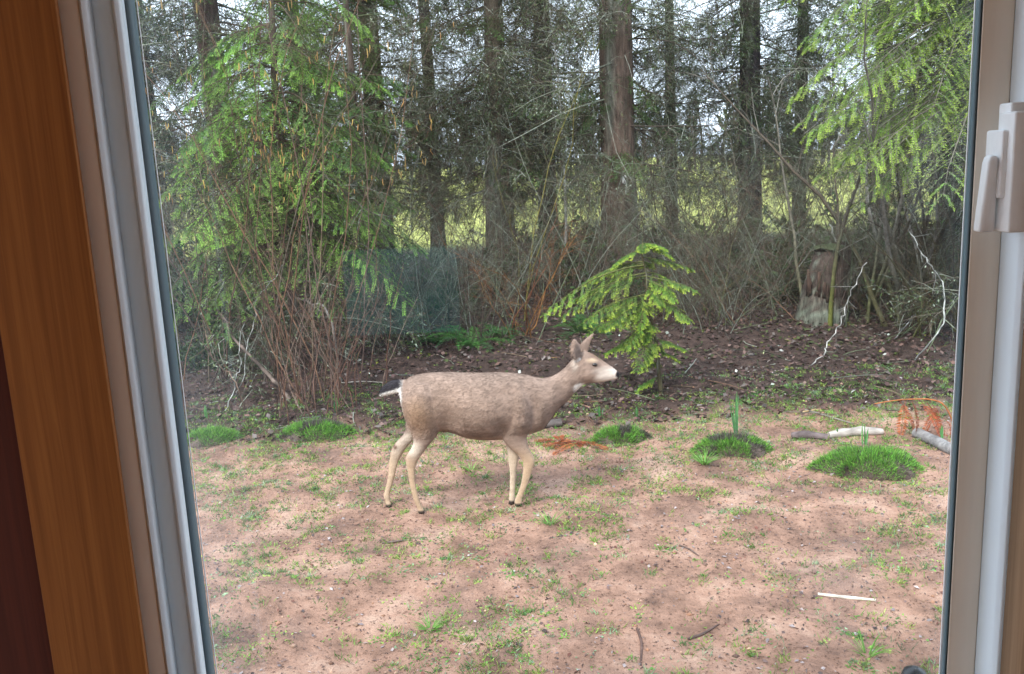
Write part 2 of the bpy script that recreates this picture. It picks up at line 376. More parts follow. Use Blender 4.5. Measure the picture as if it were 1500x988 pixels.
# right side
d0, d1, D2 = wx(1403, .925), wx(1412, .897), wx(1457, .895); e1 = D2 + .002; b1 = B1
vbar('gasket', [(d0, .922), (d1 - .0004, .8975), (d1 + .03, .938), (d0 + .007, .938)], M['gasket'])
vbar('glazing_bead', [(d0 - .0009, .924), (d0 - .0003, .924), (d0 - .0003, .9262), (d0 - .0009, .9262)], M['white_plastic'])
vbar('stile', [(d1, .895), (D2, .895), (D2 + BK, .980), (d1 + BK, .980)], M['vinyl'], bev=.001)
vbar('jamb', [(D2 + .0004, .8951), (D2 + .0004, .864), (D2 + .004, .858), (D2 + .058, .858), (D2 + .058, .98), (D2 + BK + .0004, .98)], M['edge_skylit'], bev=.001)  # blue white tone carries the skylight on this side
for z0, z1, nm in ((ZL - .062, ZL - .002, 'rail'), (ZH + .002, ZH + .062, 'rail')):
    q = MB(); box(q, b1, d1, .84, .978, z0, z1); q.build(nm, M['vinyl'], win, base=WB)
# the pane: a thin sheet, smeared, with veiling haze painted in along its edges
px_ = np.linspace(c1 + .0005, d0 - .0005, 30); pz_ = np.linspace(ZL, ZH, 30)
q = MB(); XX, ZZ = np.meshgrid(px_, pz_); ii = np.arange(900).reshape(30, 30)
FF = np.stack([ii[:-1, :-1], ii[:-1, 1:], ii[1:, 1:], ii[1:, :-1]], -1).reshape(-1, 4)
sm = atY(1235, 860, GY); cl = atY(300, 900, GY)
dust_haze = .45 + 4.2 * np.exp(-(XX - px_[0]) / .045) + .8 * np.exp(-(px_[-1] - XX) / .02) + 3.5 * np.exp(-(((XX - sm[0]) / .05) ** 2 + ((ZZ - sm[2]) / .06) ** 2)) + 3 * np.exp(-(((XX - cl[0]) / .06) ** 2 + ((ZZ - cl[2]) / .16) ** 2))
for yy, fl in ((GY - .002, False), (GY + .002, True)):
    q.add(np.stack([XX, XX * 0 + yy, ZZ], -1), FF[:, ::-1] if fl else FF, np.repeat(dust_haze.reshape(-1, 1), 3, 1) * .6)
q.build('pane', M['glass'], win, base=WB)
# sash lock on the right stile
lk = MB()
def pxbox(mb_, x0, x1, y0p, y1p, ya, yb):
    p = atY(x0, y0p, ya); q_ = atY(x1, y1p, ya)
    box(mb_, p[0], q_[0], ya, yb, q_[2], p[2])
pxbox(lk, 1482, 1510, 150, 230, .850, .872); pxbox(lk, 1470, 1494, 190, 290, .842, .8725); pxbox(lk, 1488, 1516, 163, 340, .832, .860)
pxbox(lk, 1468, 1492, 300, 336, .852, .8745)
lock = lk.build('latch', M['white_plastic'], win, base=WB); bv = lock.modifiers.new('b', 'BEVEL'); bv.width = .0025; bv.segments = 3
p0, p1 = atY(1447, 228, .85), atY(1440, 338, .872)
lv = MB(); zc = [p0[2], p0[2] - .012, p1[2] + .01, p1[2]]
vv = []
for z_, xw0, xw1, y_ in ((p0[2], 1449, 1459, .846), (p0[2] - .007, 1446, 1461, .845), (p1[2], 1438, 1461, .852)):
    for y2 in (y_, y_ + .014):
        for xp in (xw0, xw1): vv.append((wx(xp, y_) + 0, y2, z_))
dxl = atY(1447, 228, .85)[0] - wx(1447, .85); vv = [(a + dxl * .8, b, c) for a, b, c in vv]
fs = []
for k in range(2):
    o_ = k * 4; u_ = o_ + 4
    fs += [(o_, o_ + 1, u_ + 1, u_), (o_ + 3, o_ + 2, u_ + 2, u_ + 3), (o_ + 2, o_, u_, u_ + 2), (o_ + 1, o_ + 3, u_ + 3, u_ + 1)]
fs += [(0, 2, 3, 1), (8, 9, 11, 10)]
lv.add(vv, fs); le = lv.build('lever', M['white_plastic'], lock); le.matrix_parent_inverse = Matrix.Identity(4)
le.location = tuple(-WB); bv = le.modifiers.new('b', 'BEVEL'); bv.width = .003; bv.segments = 3
# wooden casing round the window
cas = empty('window_casing', (xwl, .79, ZL - .1), label='orange brown varnished wooden casing beside the window frame', cat='casing')
CB = np.array(cas.location); xl = wx(0, .775)
vbar('casing_board', [(xl, .775), (wx(148, .78), .780), (wx(152, .8105), .8105), (wx(152, .8105) - .02, .818), (xl, .818)], M['wood'], FZ + .05, CZ - .05, cas, CB, .002)
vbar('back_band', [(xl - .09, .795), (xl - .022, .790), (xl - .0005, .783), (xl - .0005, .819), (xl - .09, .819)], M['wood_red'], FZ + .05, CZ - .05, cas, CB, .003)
vbar('casing_board', [(e1 + .0045, .800), (e1 + .16, .795), (e1 + .16, .8175), (e1 + .060, .8175), (e1 + .0045, .8565)], M['wood_pale'], FZ + .05, CZ - .05, cas, CB)
# glowing panel added unseen behind the camera for the teal reflection in the pane
def mirrored(px, py, yb):
    d = ray(px, py); t = GY / d[1]; p = CAM + d * t; d2 = d * np.array([1, -1, 1]); return p + d2 * ((yb - GY) / d2[1])
tl, br = mirrored(500, 368, RY0 + .12), mirrored(675, 485, RY0 + .12)
gpx0, gpx1, gpz0, gpz1 = tl[0], br[0], br[2], tl[2]
gp = empty('glow_panel', ((gpx0 + gpx1) / 2, RY0 + .1, FZ), label='dark unseen panel with dim teal glow added for the reflection in the pane', cat='glow_panel'); TB = np.array(gp.location)
q = MB(); box(q, gpx0 - .03, gpx1 + .03, RY0 + .06, RY0 + .115, gpz0 - .03, gpz1 + .03); q.build('bezel', M['dark_plastic'], gp, base=TB)
q = MB(); box(q, gpx0, gpx1, RY0 + .1155, RY0 + .12, gpz0, gpz1); q.build('glow_face', M['glow_face'], gp, base=TB)
q = MB(); box(q, TB[0] - .04, TB[0] + .04, RY0 + .07, RY0 + .1, FZ + .45, gpz0 - .031); box(q, TB[0] - .4, TB[0] + .4, RY0 + .01, RY0 + .3, FZ, FZ + .449); q.build('stand', M['wood_red'], gp, base=TB)
# dark knob just outside the pane, low in the corner
kp = atY(1340, 985, 1.02)
kn = empty('garden_light', (kp[0], kp[1], 0), label='round dark cap with a yellow rim just outside the glass', cat='light')
q = MB(); tubes(q, np.array([[0, 0, 0], [0, 0, kp[2] - .012]]), np.array([.006, .006]), 8, cap=True); q.build('stake', M['dark_plastic'], kn)
q = MB(); tubes(q, np.array([[0, 0, kp[2] - .014], [0, 0, kp[2] - .006], [0, 0, kp[2] + .002], [0, 0, kp[2] + .007]]), np.array([.014, .0165, .013, .004]), 16, cap=True); q.build('cap', M['dark_plastic'], kn, smooth=True)
q = MB(); tubes(q, np.array([[0, 0, kp[2] - .019], [0, 0, kp[2] - .0145]]), np.array([.0155, .0155]), 16, cap=True); q.build('rim', M['yellow_plastic'], kn)

# ------------------------------------------------------------------ the deer
def crop(cx, cy): return 540 + cx / 3.2925, 470 + cy / 3.2925
def catmull(A, sub):
    A = np.asarray(A, float); n = len(A); out = []
    for i in range(n - 1):
        p0, p1, p2, p3 = A[max(i - 1, 0)], A[i], A[i + 1], A[min(i + 2, n - 1)]
        for k in range(sub):
            t = k / sub
            out.append(.5 * (2 * p1 + (p2 - p0) * t + (2 * p0 - 5 * p1 + 4 * p2 - p3) * t * t + (3 * p1 - p0 - 3 * p2 + p3) * t ** 3))
    out.append(A[-1]); return np.array(out)
dm = MB()
def loft(secs, Yc, S=22, sub=4, power=1.0):
    """secs: (top/front crop px, bottom/rear crop px, half width)"""
    rows = []
    for (a, b, hw) in secs:
        pa, pb = atY(*crop(*a), Yc), atY(*crop(*b), Yc); rows.append(np.concatenate([pa, pb, [hw]]))
    rows = catmull(rows, sub); th = np.arange(S) / S * 2 * math.pi
    V = []
    for r in rows:
        c = (r[:3] + r[3:6]) / 2; a = (r[:3] - r[3:6]) / 2; b = np.array([0, max(r[6], .003), 0])
        ct, st = np.cos(th), np.sin(th); sg = lambda q: np.sign(q) * np.abs(q) ** power
        V.append(c + sg(ct)[:, None] * a + sg(st)[:, None] * b)
    V = np.array(V); K = len(V); idx = np.arange(K * S).reshape(K, S); a, b = idx[:-1], idx[1:]
    dm.add(V.reshape(-1, 3), np.stack([a, np.roll(a, -1, 1), np.roll(b, -1, 1), b], -1).reshape(-1, 4))
    for e in (0, K - 1):
        dm.add(np.concatenate([V[e].mean(0)[None], V[e]]), [(0, 1 + i, 1 + (i + 1) % S) for i in range(S)])
hoof = {'nh': (260, 930), 'fh': (97, 899), 'nf': (720, 895), 'ff': (689, 885)}
HG = {k: onG(*crop(*v)) for k, v in hoof.items()}
YN = (HG['nh'][1] + HG['nf'][1]) / 2; YF = (HG['fh'][1] + HG['ff'][1]) / 2
if YF - YN < .13: YF = YN + .13
DY = (YN + YF) / 2
loft([((152, 335), (152, 356), .03), ((166, 300), (165, 420), .085), ((200, 272), (192, 495), .13), ((250, 258), (240, 520), .128), ((320, 250), (320, 530), .138), ((400, 250), (400, 538), .165), ((480, 252), (470, 562), .188), ((560, 252), (560, 573), .188), ((640, 250), (640, 572), .162), ((710, 253), (715, 560), .128), ((770, 264), (785, 545), .115), ((820, 275), (842, 520), .108), ((865, 275), (890, 458), .082), ((905, 258), (930, 412), .067), ((945, 228), (968, 378), .059), ((975, 195), (1003, 338), .056), ((1003, 172), (1032, 312), .058), ((1040, 147), (1060, 303), .061), ((1080, 160), (1095, 300), .056), ((1115, 182), (1130, 296), .044), ((1150, 205), (1160, 291), .033), ((1180, 226), (1185, 285), .028), ((1200, 242), (1202, 276), .022), ((1211, 254), (1211, 267), .010)], DY, 26, 4)
loft([((300, 300), (215, 300), .04), ((335, 360), (182, 345), .082), ((350, 430), (172, 410), .095), ((352, 490), (182, 472), .078), ((335, 545), (202, 525), .055), ((300, 592), (214, 590), .040), ((262, 640), (188, 640), .029), ((240, 675), (176, 668), .024), ((226, 715), (184, 712), .018), ((226, 770), (193, 772), .0145), ((238, 830), (206, 834), .0145), ((250, 872), (220, 876), .017), ((262, 900), (232, 903), .016), ((272, 922), (240, 930), .019), ((273, 930), (240, 934), .019)], HG['nh'][1], 14)
loft([((300, 300), (215, 300), .04), ((335, 360), (182, 345), .08), ((340, 430), (175, 410), .09), ((290, 510), (180, 490), .052), ((235, 560), (172, 540), .036), ((190, 605), (130, 588), .028), ((166, 640), (108, 628), .023), ((142, 690), (98, 682), .017), ((126, 755), (92, 752), .0145), ((108, 820), (76, 822), .0145), ((104, 845), (70, 850), .016), ((108, 872), (80, 874), .016), ((114, 893), (82, 897), .019), ((115, 899), (82, 903), .019)], HG['fh'][1], 14)
loft([((740, 300), (690, 300), .03), ((785, 370), (680, 370), .072), ((808, 440), (665, 450), .085), ((795, 505), (645, 515), .066), ((765, 560), (638, 558), .043), ((772, 610), (672, 608), .034), ((795, 650), (716, 645), .026), ((802, 685), (742, 682), .023), ((790, 728), (742, 728), .018), ((770, 785), (732, 788), .0145), ((750, 835), (713, 842), .0145), ((740, 862), (702, 868), .016), ((742, 885), (702, 886), .018), ((744, 894), (700, 896), .019)], HG['nf'][1], 14)
loft([((740, 300), (690, 300), .03), ((785, 370), (680, 370), .072), ((808, 440), (665, 450), .082), ((765, 510), (650, 515), .06), ((735, 560), (655, 560), .042), ((735, 620), (664, 612), .030), ((722, 680), (674, 680), .022), ((714, 720), (678, 720), .017), ((710, 780), (680, 780), .0142), ((706, 840), (677, 842), .0148), ((706, 862), (675, 866), .016), ((706, 882), (674, 884), .018), ((707, 887), (673, 889), .018)], HG['ff'][1], 14)
loft([((178, 285), (152, 350), .032), ((140, 283), (125, 352), .03), ((100, 292), (95, 362), .022), ((68, 315), (70, 366), .013), ((52, 335), (54, 360), .006)], DY, 12)
loft([((1022, 182), (990, 190), .012), ((1026, 155), (974, 158), .013), ((1022, 125), (974, 128), .012), ((1010, 100), (978, 105), .010), ((994, 86), (984, 90), .006)], DY - .055, 12)
loft([((1062, 152), (1016, 150), .012), ((1066, 125), (1018, 118), .012), ((1076, 98), (1040, 90), .010), ((1086, 74), (1066, 70), .008), ((1090, 55), (1084, 56), .004)], DY + .045, 12)
tmp = dm.build('deer_rough', M['fur'])
rm = tmp.modifiers.new('r', 'REMESH'); rm.mode = 'VOXEL'; rm.voxel_size = .0075
sm_ = tmp.modifiers.new('s', 'SMOOTH'); sm_.iterations = 8; sm_.factor = .5
bpy.context.view_layer.update()
dg = bpy.context.evaluated_depsgraph_get(); dme = bpy.data.meshes.new_from_object(tmp.evaluated_get(dg))
bpy.data.objects.remove(tmp)
n = len(dme.vertices); DV = np.empty(n * 3, np.float32); dme.vertices.foreach_get('co', DV); DV = DV.reshape(-1, 3).astype(float)
def an(cx, cy): p = atY(*crop(cx, cy), DY); return p[0], p[2]
U = .88 / 675
def blob(cx, cy, rx, ry=None, soft=.35, rot=0):
    ax, az = an(cx, cy); ry = ry or rx
    dx, dz = DV[:, 0] - ax, DV[:, 2] - az
    dx, dz = dx * math.cos(rot) + dz * math.sin(rot), -dx * math.sin(rot) + dz * math.cos(rot)
    d = np.sqrt((dx / (rx * U)) ** 2 + (dz / (ry * U)) ** 2)
    return np.clip((1 + soft - d) / (2 * soft), 0, 1)[:, None]
C = np.tile(np.array([.255, .183, .148]), (n, 1))
def paint(w, c):
    global C
    C = C * (1 - w) + np.array(c) * w
zz = DV[:, 2]; 
DVn = DV[:, 1] - DY; sgn_ = np.sign(DVn) * np.clip(np.abs(DVn) / .06, 0, 1)
def bulge(cx, cy, rx, ry, amt):
    ax, az = an(cx, cy); DV[:, 1] += sgn_ * amt * np.exp(-((DV[:, 0] - ax) / (rx * U)) ** 2 - ((DV[:, 2] - az) / (ry * U)) ** 2)
for b_ in ((395, 455, 50, 80, -.026), (250, 400, 70, 90, .012), (300, 330, 40, 30, .010), (645, 500, 35, 50, -.016), (720, 390, 40, 80, .010), (800, 400, 28, 80, -.016), (745, 480, 40, 35, .010), (560, 430, 110, 90, .008), (880, 360, 30, 60, .008), (1055, 262, 30, 28, .006), (1105, 245, 25, 18, -.006), (640, 330, 70, 25, -.008), (450, 320, 80, 25, -.006), (235, 520, 30, 40, -.010)): bulge(*b_)
dme.vertices.foreach_set('co', DV.astype(np.float32).ravel())
nz1 = vnoise(DV[:, 0] * 1 + DV[:, 1], DV[:, 2], .06, 11)[:, None]
C *= .82 + .36 * nz1; C *= .9 + .2 * vnoise(DV[:, 0], DV[:, 2] * 2 + DV[:, 1], .02, 12)[:, None]
paint(blob(430, 400, 300, 130, .5) * .35, (.32, .22, .165))          # warmer flank
paint(blob(250, 440, 70, 90, .5) * .5, (.34, .21, .12))
lw = np.clip((an(0, 590)[1] - zz) / .17, 0, 1)[:, None]; lw = lw * lw * (3 - 2 * lw); paint(lw, (.42, .30, .205))   # tan legs
ywid = np.abs(DV[:, 1] - DY)[:, None]
inner = np.clip((.075 - ywid) / .02, 0, 1)
paint(np.clip((an(0, 545)[1] - zz) / .05, 0, 1)[:, None] * inner * .4, (.62, .55, .46))   # pale inner legs
paint(blob(156, 430, 16, 85, .5) * .8, (.58, .52, .45)); paint(blob(225, 600, 40, 40, .5) * .5, (.62, .55, .46))
tx = np.clip((an(150, 0)[0] - DV[:, 0]) / .02, 0, 1)[:, None] * np.clip((zz - an(100, 380)[1]) / .01, 0, 1)[:, None]
(ax_, az_), (bx0, bz0) = an(180, 308), an(48, 358); ln_ = az_ + (DV[:, 0] - ax_) * (bz0 - az_) / (bx0 - ax_)
paint(tx, (.72, .70, .67)); paint(tx * np.clip((zz - ln_ + .004) / .012, 0, 1)[:, None], (.03, .027, .032))
paint(blob(1018, 316, 30, 24, .3), (.82, .79, .75))                    # throat patch
paint(blob(1150, 262, 62, 30, .4, .3), (.60, .52, .46))                # muzzle
paint(blob(1125, 235, 45, 18, .5) * .6, (.58, .50, .44)); paint(blob(1190, 275, 24, 12, .4), (.66, .6, .54))
paint(blob(1086, 204, 30, 16, .5) * .6, (.14, .10, .08)); paint(blob(1078, 184, 26, 10, .6) * .8, (.48, .36, .25)); paint(blob(1100, 172, 60, 12, .5, -.55) * .8, (.17, .105, .075))
paint(blob(1203, 257, 15, 17, .2), (.012, .012, .014))
ear = np.clip((zz - an(1000, 172)[1]) / .01, 0, 1)[:, None] * (DV[:, 1] < DY - .02)[:, None]
paint(ear * blob(1004, 142, 17, 40, .3) * (DV[:, 1] < DY - .055)[:, None], (.13, .10, .09)); paint(blob(1012, 178, 10, 9, .4) * (DV[:, 1] < DY - .03)[:, None], (.7, .66, .62))
paint(blob(995, 205, 14, 30, .5) * .5, (.5, .43, .37))
for k, hgp in HG.items():                                             # hooves and dew claws
    w = np.clip((hgp[2] + .030 - zz) / .012, 0, 1)[:, None] * (np.hypot(DV[:, 0] - hgp[0], DV[:, 1] - hgp[1]) < .09)[:, None]
    paint(w, (.035, .028, .025))
paint(blob(122, 625, 11, 11, .4), (.12, .07, .05))
ca = dme.color_attributes.get('tint')
if ca: dme.color_attributes.remove(ca)
ca = dme.color_attributes.new('tint', 'FLOAT_COLOR', 'POINT')
ca.data.foreach_set('color', np.c_[np.clip(C, 0, .9), np.ones(n)].astype(np.float32).ravel())
dme.polygons.foreach_set('use_smooth', np.ones(len(dme.polygons), bool))
if not dme.materials: dme.materials.append(M['fur'])
DB = np.array([HG['nh'][0] + .3, DY, 0.0])
dme.transform(Matrix.Translation(Vector(-DB)))
deer = link('deer', dme); deer.location = tuple(DB)
tag(deer, 'grey brown doe walking across the bare dirt yard', 'deer')
# coat: short hairs lying back along the body
tri = np.array([(p[0], p[i], p[i + 1]) for p in (tuple(q.vertices) for q in dme.polygons) for i in range(1, len(p) - 1)])
rh = np.random.default_rng(77); ta, tb_, tcx = (DV[tri[:, i]] for i in range(3)); nn_ = np.cross(tb_ - ta, tcx - ta); ar = np.linalg.norm(nn_, axis=1); nn_ = nn_ / np.maximum(ar[:, None], 1e-12)
pk = rh.choice(len(tri), 56000, p=ar / ar.sum()); u1, u2 = rh.random((2, 56000)); fl = u1 + u2 > 1; u1[fl], u2[fl] = 1 - u1[fl], 1 - u2[fl]
hp = ta[pk] + (tb_ - ta)[pk] * u1[:, None] + (tcx - ta)[pk] * u2[:, None]; hn = nn_[pk]; hc = C[tri[pk, 0]]
flow = np.tile([-1.0, 0, -.45], (56000, 1)); low_ = hp[:, 2] < an(0, 560)[1]; flow[low_] = (-.1, 0, -1); hd_ = hp[:, 0] > an(1040, 0)[0]; flow[hd_] = (-1, 0, .1)
flow = nrm(flow - (flow * hn).sum(1, keepdims=True) * hn) + hn * .22 + rh.normal(0, .13, hp.shape)
hl = np.where(hd_, .009, np.where(low_, .010, .020)) * rh.uniform(.6, 1.25, 56000)
kp2 = (hp[:, 2] > .06) & (np.hypot(hp[:, 0] - an(1209, 0)[0], hp[:, 2] - an(0, 257)[1]) > .026) & (np.hypot(hp[:, 0] - an(1086, 205)[0], hp[:, 2] - an(1086, 205)[1]) > .017)
q = MB(); kites(q, (hp - hn * .001 - DB)[kp2], flow[kp2], hn[kp2], hl[kp2], .003, np.clip(hc * rh.uniform(.76, 1.24, (56000, 1)), 0, .9)[kp2], .1)
tag(q.build('coat', M['fur'], deer), kind='stuff')
for sgn in (-1, 1):
    ex, ez = an(1086, 205); q = MB()
    u_, v_ = np.meshgrid(np.linspace(0, 2 * math.pi, 13)[:-1], np.linspace(.05, math.pi - .05, 8))
    V = np.stack([.018 * np.cos(u_) * np.sin(v_), .009 * np.cos(v_), .012 * np.sin(u_) * np.sin(v_)], -1)
    ix = np.arange(96).reshape(8, 12); a, b = ix[:-1], ix[1:]
    q.add(V.reshape(-1, 3), np.stack([a, np.roll(a, -1, 1), np.roll(b, -1, 1), b], -1).reshape(-1, 4), (.012, .009, .008))
    e = q.build('eye', M['wetblack'], deer, smooth=True); yh = .0485
    near = DV[(np.abs(DV[:, 0] - ex) < .012) & (np.abs(DV[:, 2] - ez) < .012)]
    yh = (near[:, 1].max() if sgn > 0 else near[:, 1].min()) - sgn * .004
    e.location = (ex - DB[0], yh - DB[1], ez - DB[2])

# ------------------------------------------------------------------ foliage builders
GREEN = [(.035, .095, .018), (.05, .13, .022), (.07, .17, .03), (.03, .075, .02)]
BRIGHT = [(.09, .21, .03), (.13, .27, .035), (.20, .33, .04), (.07, .17, .03)]
DARKG = [(.018, .045, .014), (.025, .06, .018), (.035, .075, .02)]
GREYTW = [(.10, .085, .065), (.07, .05, .042), (.16, .175, .135), (.085, .105, .06), (.04, .033, .026), (.22, .24, .20), (.05, .065, .03)]
BROWNTW = [(.10, .055, .035), (.14, .075, .045), (.08, .05, .04), (.12, .09, .06)]
def boughs(leaf, wood, o, d, L, r, cols, lat=13, need=13, nl=.034, nw=.011, droop=.5, tip=None, wc=(.07, .05, .035), sl=.46):
    """flat drooping sprays: stem, paired side twigs, needles along them"""
    L = np.asarray(L, float) * np.ones(len(o)); K = 7
    P = grow(o, d, L, K, droop, .06, r); tubes(wood, P, taper(len(o), K, .004 + L * .006, .0015), 3, wc)
    n = len(o); t = np.linspace(.12, .97, lat); x = t * (K - 1); i = np.minimum(x.astype(int), K - 2); w = (x - i)[None, :, None]
    a, b = P[:, i], P[:, i + 1]; q = a * (1 - w) + b * w; T = nrm(b - a)
    up = np.array([0, 0, 1.0]); S = nrm(np.cross(T, up))
    os_, ds_, ls_, cs_ = [], [], [], []
    bc = pal(n, cols, r, .12)
    for s in (-1, 1):
        dd = nrm(T * .62 + S * s * .8 + r.normal(0, .12, T.shape) + np.array([0, 0, -.12]))
        ll = L[:, None] * (sl * (1 - t) ** .75 + .06)[None] * r.uniform(.6, 1.2, (n, lat))
        os_.append(q.reshape(-1, 3)); ds_.append(dd.reshape(-1, 3)); ls_.append(ll.ravel()); cs_.append(np.repeat(bc, lat, 0))
    os_, ds_, ls_, cs_ = map(np.concatenate, (os_, ds_, ls_, cs_))
    keep = r.random(len(os_)) < .9; os_, ds_, ls_, cs_ = os_[keep], ds_[keep], ls_[keep], cs_[keep]
    P2 = grow(os_, ds_, ls_, 4, .45, .06, r); tubes(wood, P2, taper(len(os_), 4, .0028, .001), 3, wc)
    tn = np.linspace(.05, 1, need); x = tn * 3; i = np.minimum(x.astype(int), 2); w = (x - i)[None, :, None]
    a, b = P2[:, i], P2[:, i + 1]; q = a * (1 - w) + b * w; T = nrm(b - a); S = nrm(np.cross(T, up)); N = np.cross(S, T)
    tc_ = np.array(tip if tip is not None else cols[-1], float)
    for s in (-1, 1):
        dd = nrm(T * .75 + S * s * .75 + r.normal(0, .2, T.shape)); nn = nrm(N + r.normal(0, .35, T.shape))
        cc = np.repeat(cs_[:, None], need, 1) * r.uniform(.75, 1.25, (len(cs_), need, 1))
        if tip is not None:
            wt = (np.clip((tn - .45) / .55, 0, 1)[None, :, None] * .8) * r.uniform(.3, 1, (len(cs_), 1, 1)); cc = cc * (1 - wt) + tc_ * wt
        ln = nl * r.uniform(.7, 1.3, q.shape[:2]).ravel()
        kites(leaf, q.reshape(-1, 3), dd.reshape(-1, 3), nn.reshape(-1, 3), ln, nw, cc.reshape(-1, 3))
def trunk_mesh(h, r0, r, S=12, lean=(0, 0), c=(.075, .055, .045), K=16, flare=1.35, top=.25, wav=.02):
    z = np.linspace(0, 1, K) ** 1.25; P = np.c_[lean[0] * z * h + np.cumsum(r.normal(0, wav, K)) * z, lean[1] * z * h + np.cumsum(r.normal(0, wav, K)) * z, z * h - .15 * (z == 0)]
    R = r0 * (1 - (1 - top) * z) * (1 + (flare - 1) * np.exp(-z * h / .35)); q = MB()
    cc = np.tile(np.array(c), (1, K, 1)); tubes(q, P, R, S, cc)
    v = q.v[0].reshape(K, S, 3); ce = P[:, None]; f = 1 + .10 * (r.random((1, S, 1)) - .5) + .07 * (r.random((K, S, 1)) - .5)
    q.v[0] = (ce + (v - ce) * f).reshape(-1, 3)
    # lichen and moss patches by vertex
    li = (r.random((K * S, 1)) < .16); q.c[0] = np.where(li, np.array([.15, .16, .13]), q.c[0]) * r.uniform(.7, 1.25, (K * S, 1))
    return q, P, R
DEAD, CROWN = {}, {}
def fir(name, seed, h, r0, n_dead, z_dead, green_from, n_green, loc, rz=0, lean=(0, 0), bark=(.075, .055, .045), gl=2.0, cols=GREEN, deadL=1.7, twigs=(15, 6), low=None, share=None, **k):
    r = np.random.default_rng(seed); root = empty(name, loc, rz, **k)
    q, P, R = trunk_mesh(h, r0, r, lean=lean, c=bark); q.build('trunk', M['bark'], root, smooth=True)
    def on(z):
        i = np.array([np.interp(z, P[:, 2], P[:, j]) for j in (0, 1)]).T; return np.c_[i, z]
    if share: link('dead_branches', DEAD[share], root).rotation_euler = (0, 0, seed * 1.0)
    elif n_dead:
        z = r.uniform(z_dead[0], z_dead[1], n_dead); az = r.uniform(0, 2 * math.pi, n_dead)
        d = np.c_[np.cos(az), np.sin(az), r.uniform(-.35, .25, n_dead)]; L = deadL * r.uniform(.5, 1.3, n_dead)
        w = MB(); A = grow(on(z), d, L, 7, .35, .10, r); ac = pal(n_dead, GREYTW, r); tubes(w, A, taper(n_dead, 7, .016, .004), 4, ac)
        o, dd, par, t = kids(A, twigs[0], .15, 1, 1.0, r); l2 = L[par] * r.uniform(.18, .5, len(par)) * (1.1 - .5 * t)
        B = grow(o, dd, l2, 5, .55, .16, r); bc = pal(len(o), GREYTW, r, .3); tubes(w, B, taper(len(o), 5, .0055, .002), 3, bc)
        o, dd, par, t = kids(B, twigs[1], .15, 1, .8, r); l3 = l2[par] * r.uniform(.25, .6, len(par))
        Cc = grow(o, dd, l3, 3, .5, .16, r); tubes(w, Cc, taper(len(o), 3, .0032, .0015), 3, pal(len(o), GREYTW, r, .3))
        e = np.concatenate([Cc[:, 0], Cc[:, 1], Cc[:, 2], B[:, 2], B[:, 3]]); e = e[r.random(len(e)) < .8]      # needles, lichen and moss on the lower branches
        nlich = r.random(len(e)) < .3; cc_ = pal(len(e), [(.03, .06, .02), (.045, .08, .025), (.06, .10, .03), (.025, .04, .02), (.07, .085, .03), (.05, .04, .03)], r, .3)
        cc_[nlich] = pal(nlich.sum(), [(.16, .20, .14), (.22, .26, .20), (.10, .13, .06)], r, .3)
        kites(w, e, r.normal(0, 1, e.shape) * np.array([1, 1, .7]) + np.array([0, 0, -.8]), r.normal(0, 1, e.shape), np.where(nlich, r.uniform(.02, .05, len(e)), r.uniform(.05, .10, len(e))), np.where(nlich, .018, .011), cc_)
        DEAD[seed] = w.build('dead_branches', M['twig'], root).data
    if share:
        link('boughs', CROWN[share][1], link('crown', CROWN[share][0], root)).parent.rotation_euler = (0, 0, seed * 2.0); return root
    leaf, wood = MB(), MB()
    if n_green:
        u = r.random(n_green); z = green_from + (h * .985 - green_from) * u; az = r.uniform(0, 2 * math.pi, n_green)
        fr = (z - green_from) / (h - green_from); L = gl * (1.0 - .82 * fr) * r.uniform(.65, 1.2, n_green)
        d = np.c_[np.cos(az), np.sin(az), r.uniform(-.2, .15, n_green) + .5 * fr]
        boughs(leaf, wood, on(z), d, L, r, cols, lat=11, need=8, nl=.06, nw=.024, droop=.55)
    if low is not None:
        low(leaf, wood, r, on)
    if leaf.v:
        cr = leaf.build('crown', M['leaf'], root); CROWN[seed] = (cr.data, wood.build('boughs', M['twig'], cr).data)
    return root

# ------------------------------------------------------------------ the wood: firs
def base_at(px, py_ref, Y):
    p = atY(px, py_ref, Y); return np.array([p[0], Y, zat(p[0], Y) - .02])
FIRS = 'tall fir trunks of the wood'
def low_dark(leaf, wood, r, on):
    n = 42; z = r.uniform(2.2, 6.5, n); az = r.uniform(0, 2 * math.pi, n); L = r.uniform(.6, 1.7, n); d = np.c_[np.cos(az), np.sin(az), r.uniform(-.35, .2, n)]
    boughs(leaf, wood, on(z), d, L, r, [(.03, .07, .018), (.045, .10, .022), (.06, .125, .03), (.025, .05, .02)], 11, 9, .055, .013, .9)
fir('fir_tree', 21, 15, .25, 105, (1.5, 7.5), 7.0, 90, base_at(338, 330, 14.6), .3, (-.008, 0), bark=(.085, .052, .042), low=low_dark, label='tall fir with thick reddish brown trunk behind the catkin hazel', cat='tree', group=FIRS)
fir('fir_tree', 22, 16, .21, 125, (1.7, 7), 6.6, 90, base_at(560, 330, 16.4), 1.2, bark=(.03, .026, .022), low=low_dark, label='tall fir with near black trunk beside the drooping green hemlock', cat='tree', group=FIRS)
fir('fir_tree', 23, 14, .17, 125, (1.7, 7), 7.2, 80, base_at(722, 330, 15.6), 2.2, (-.045, 0), bark=(.13, .105, .075), low=low_dark, label='leaning fir with pale tan mossy trunk', cat='tree', group=FIRS)
fir('fir_tree', 24, 17, .23, 125, (1.7, 7.5), 6.8, 90, base_at(803, 300, 19.5), 3.0, bark=(.035, .028, .024), share=22, low=low_dark, label='dark fir trunk just behind the thin pale alder stem', cat='tree', group=FIRS)
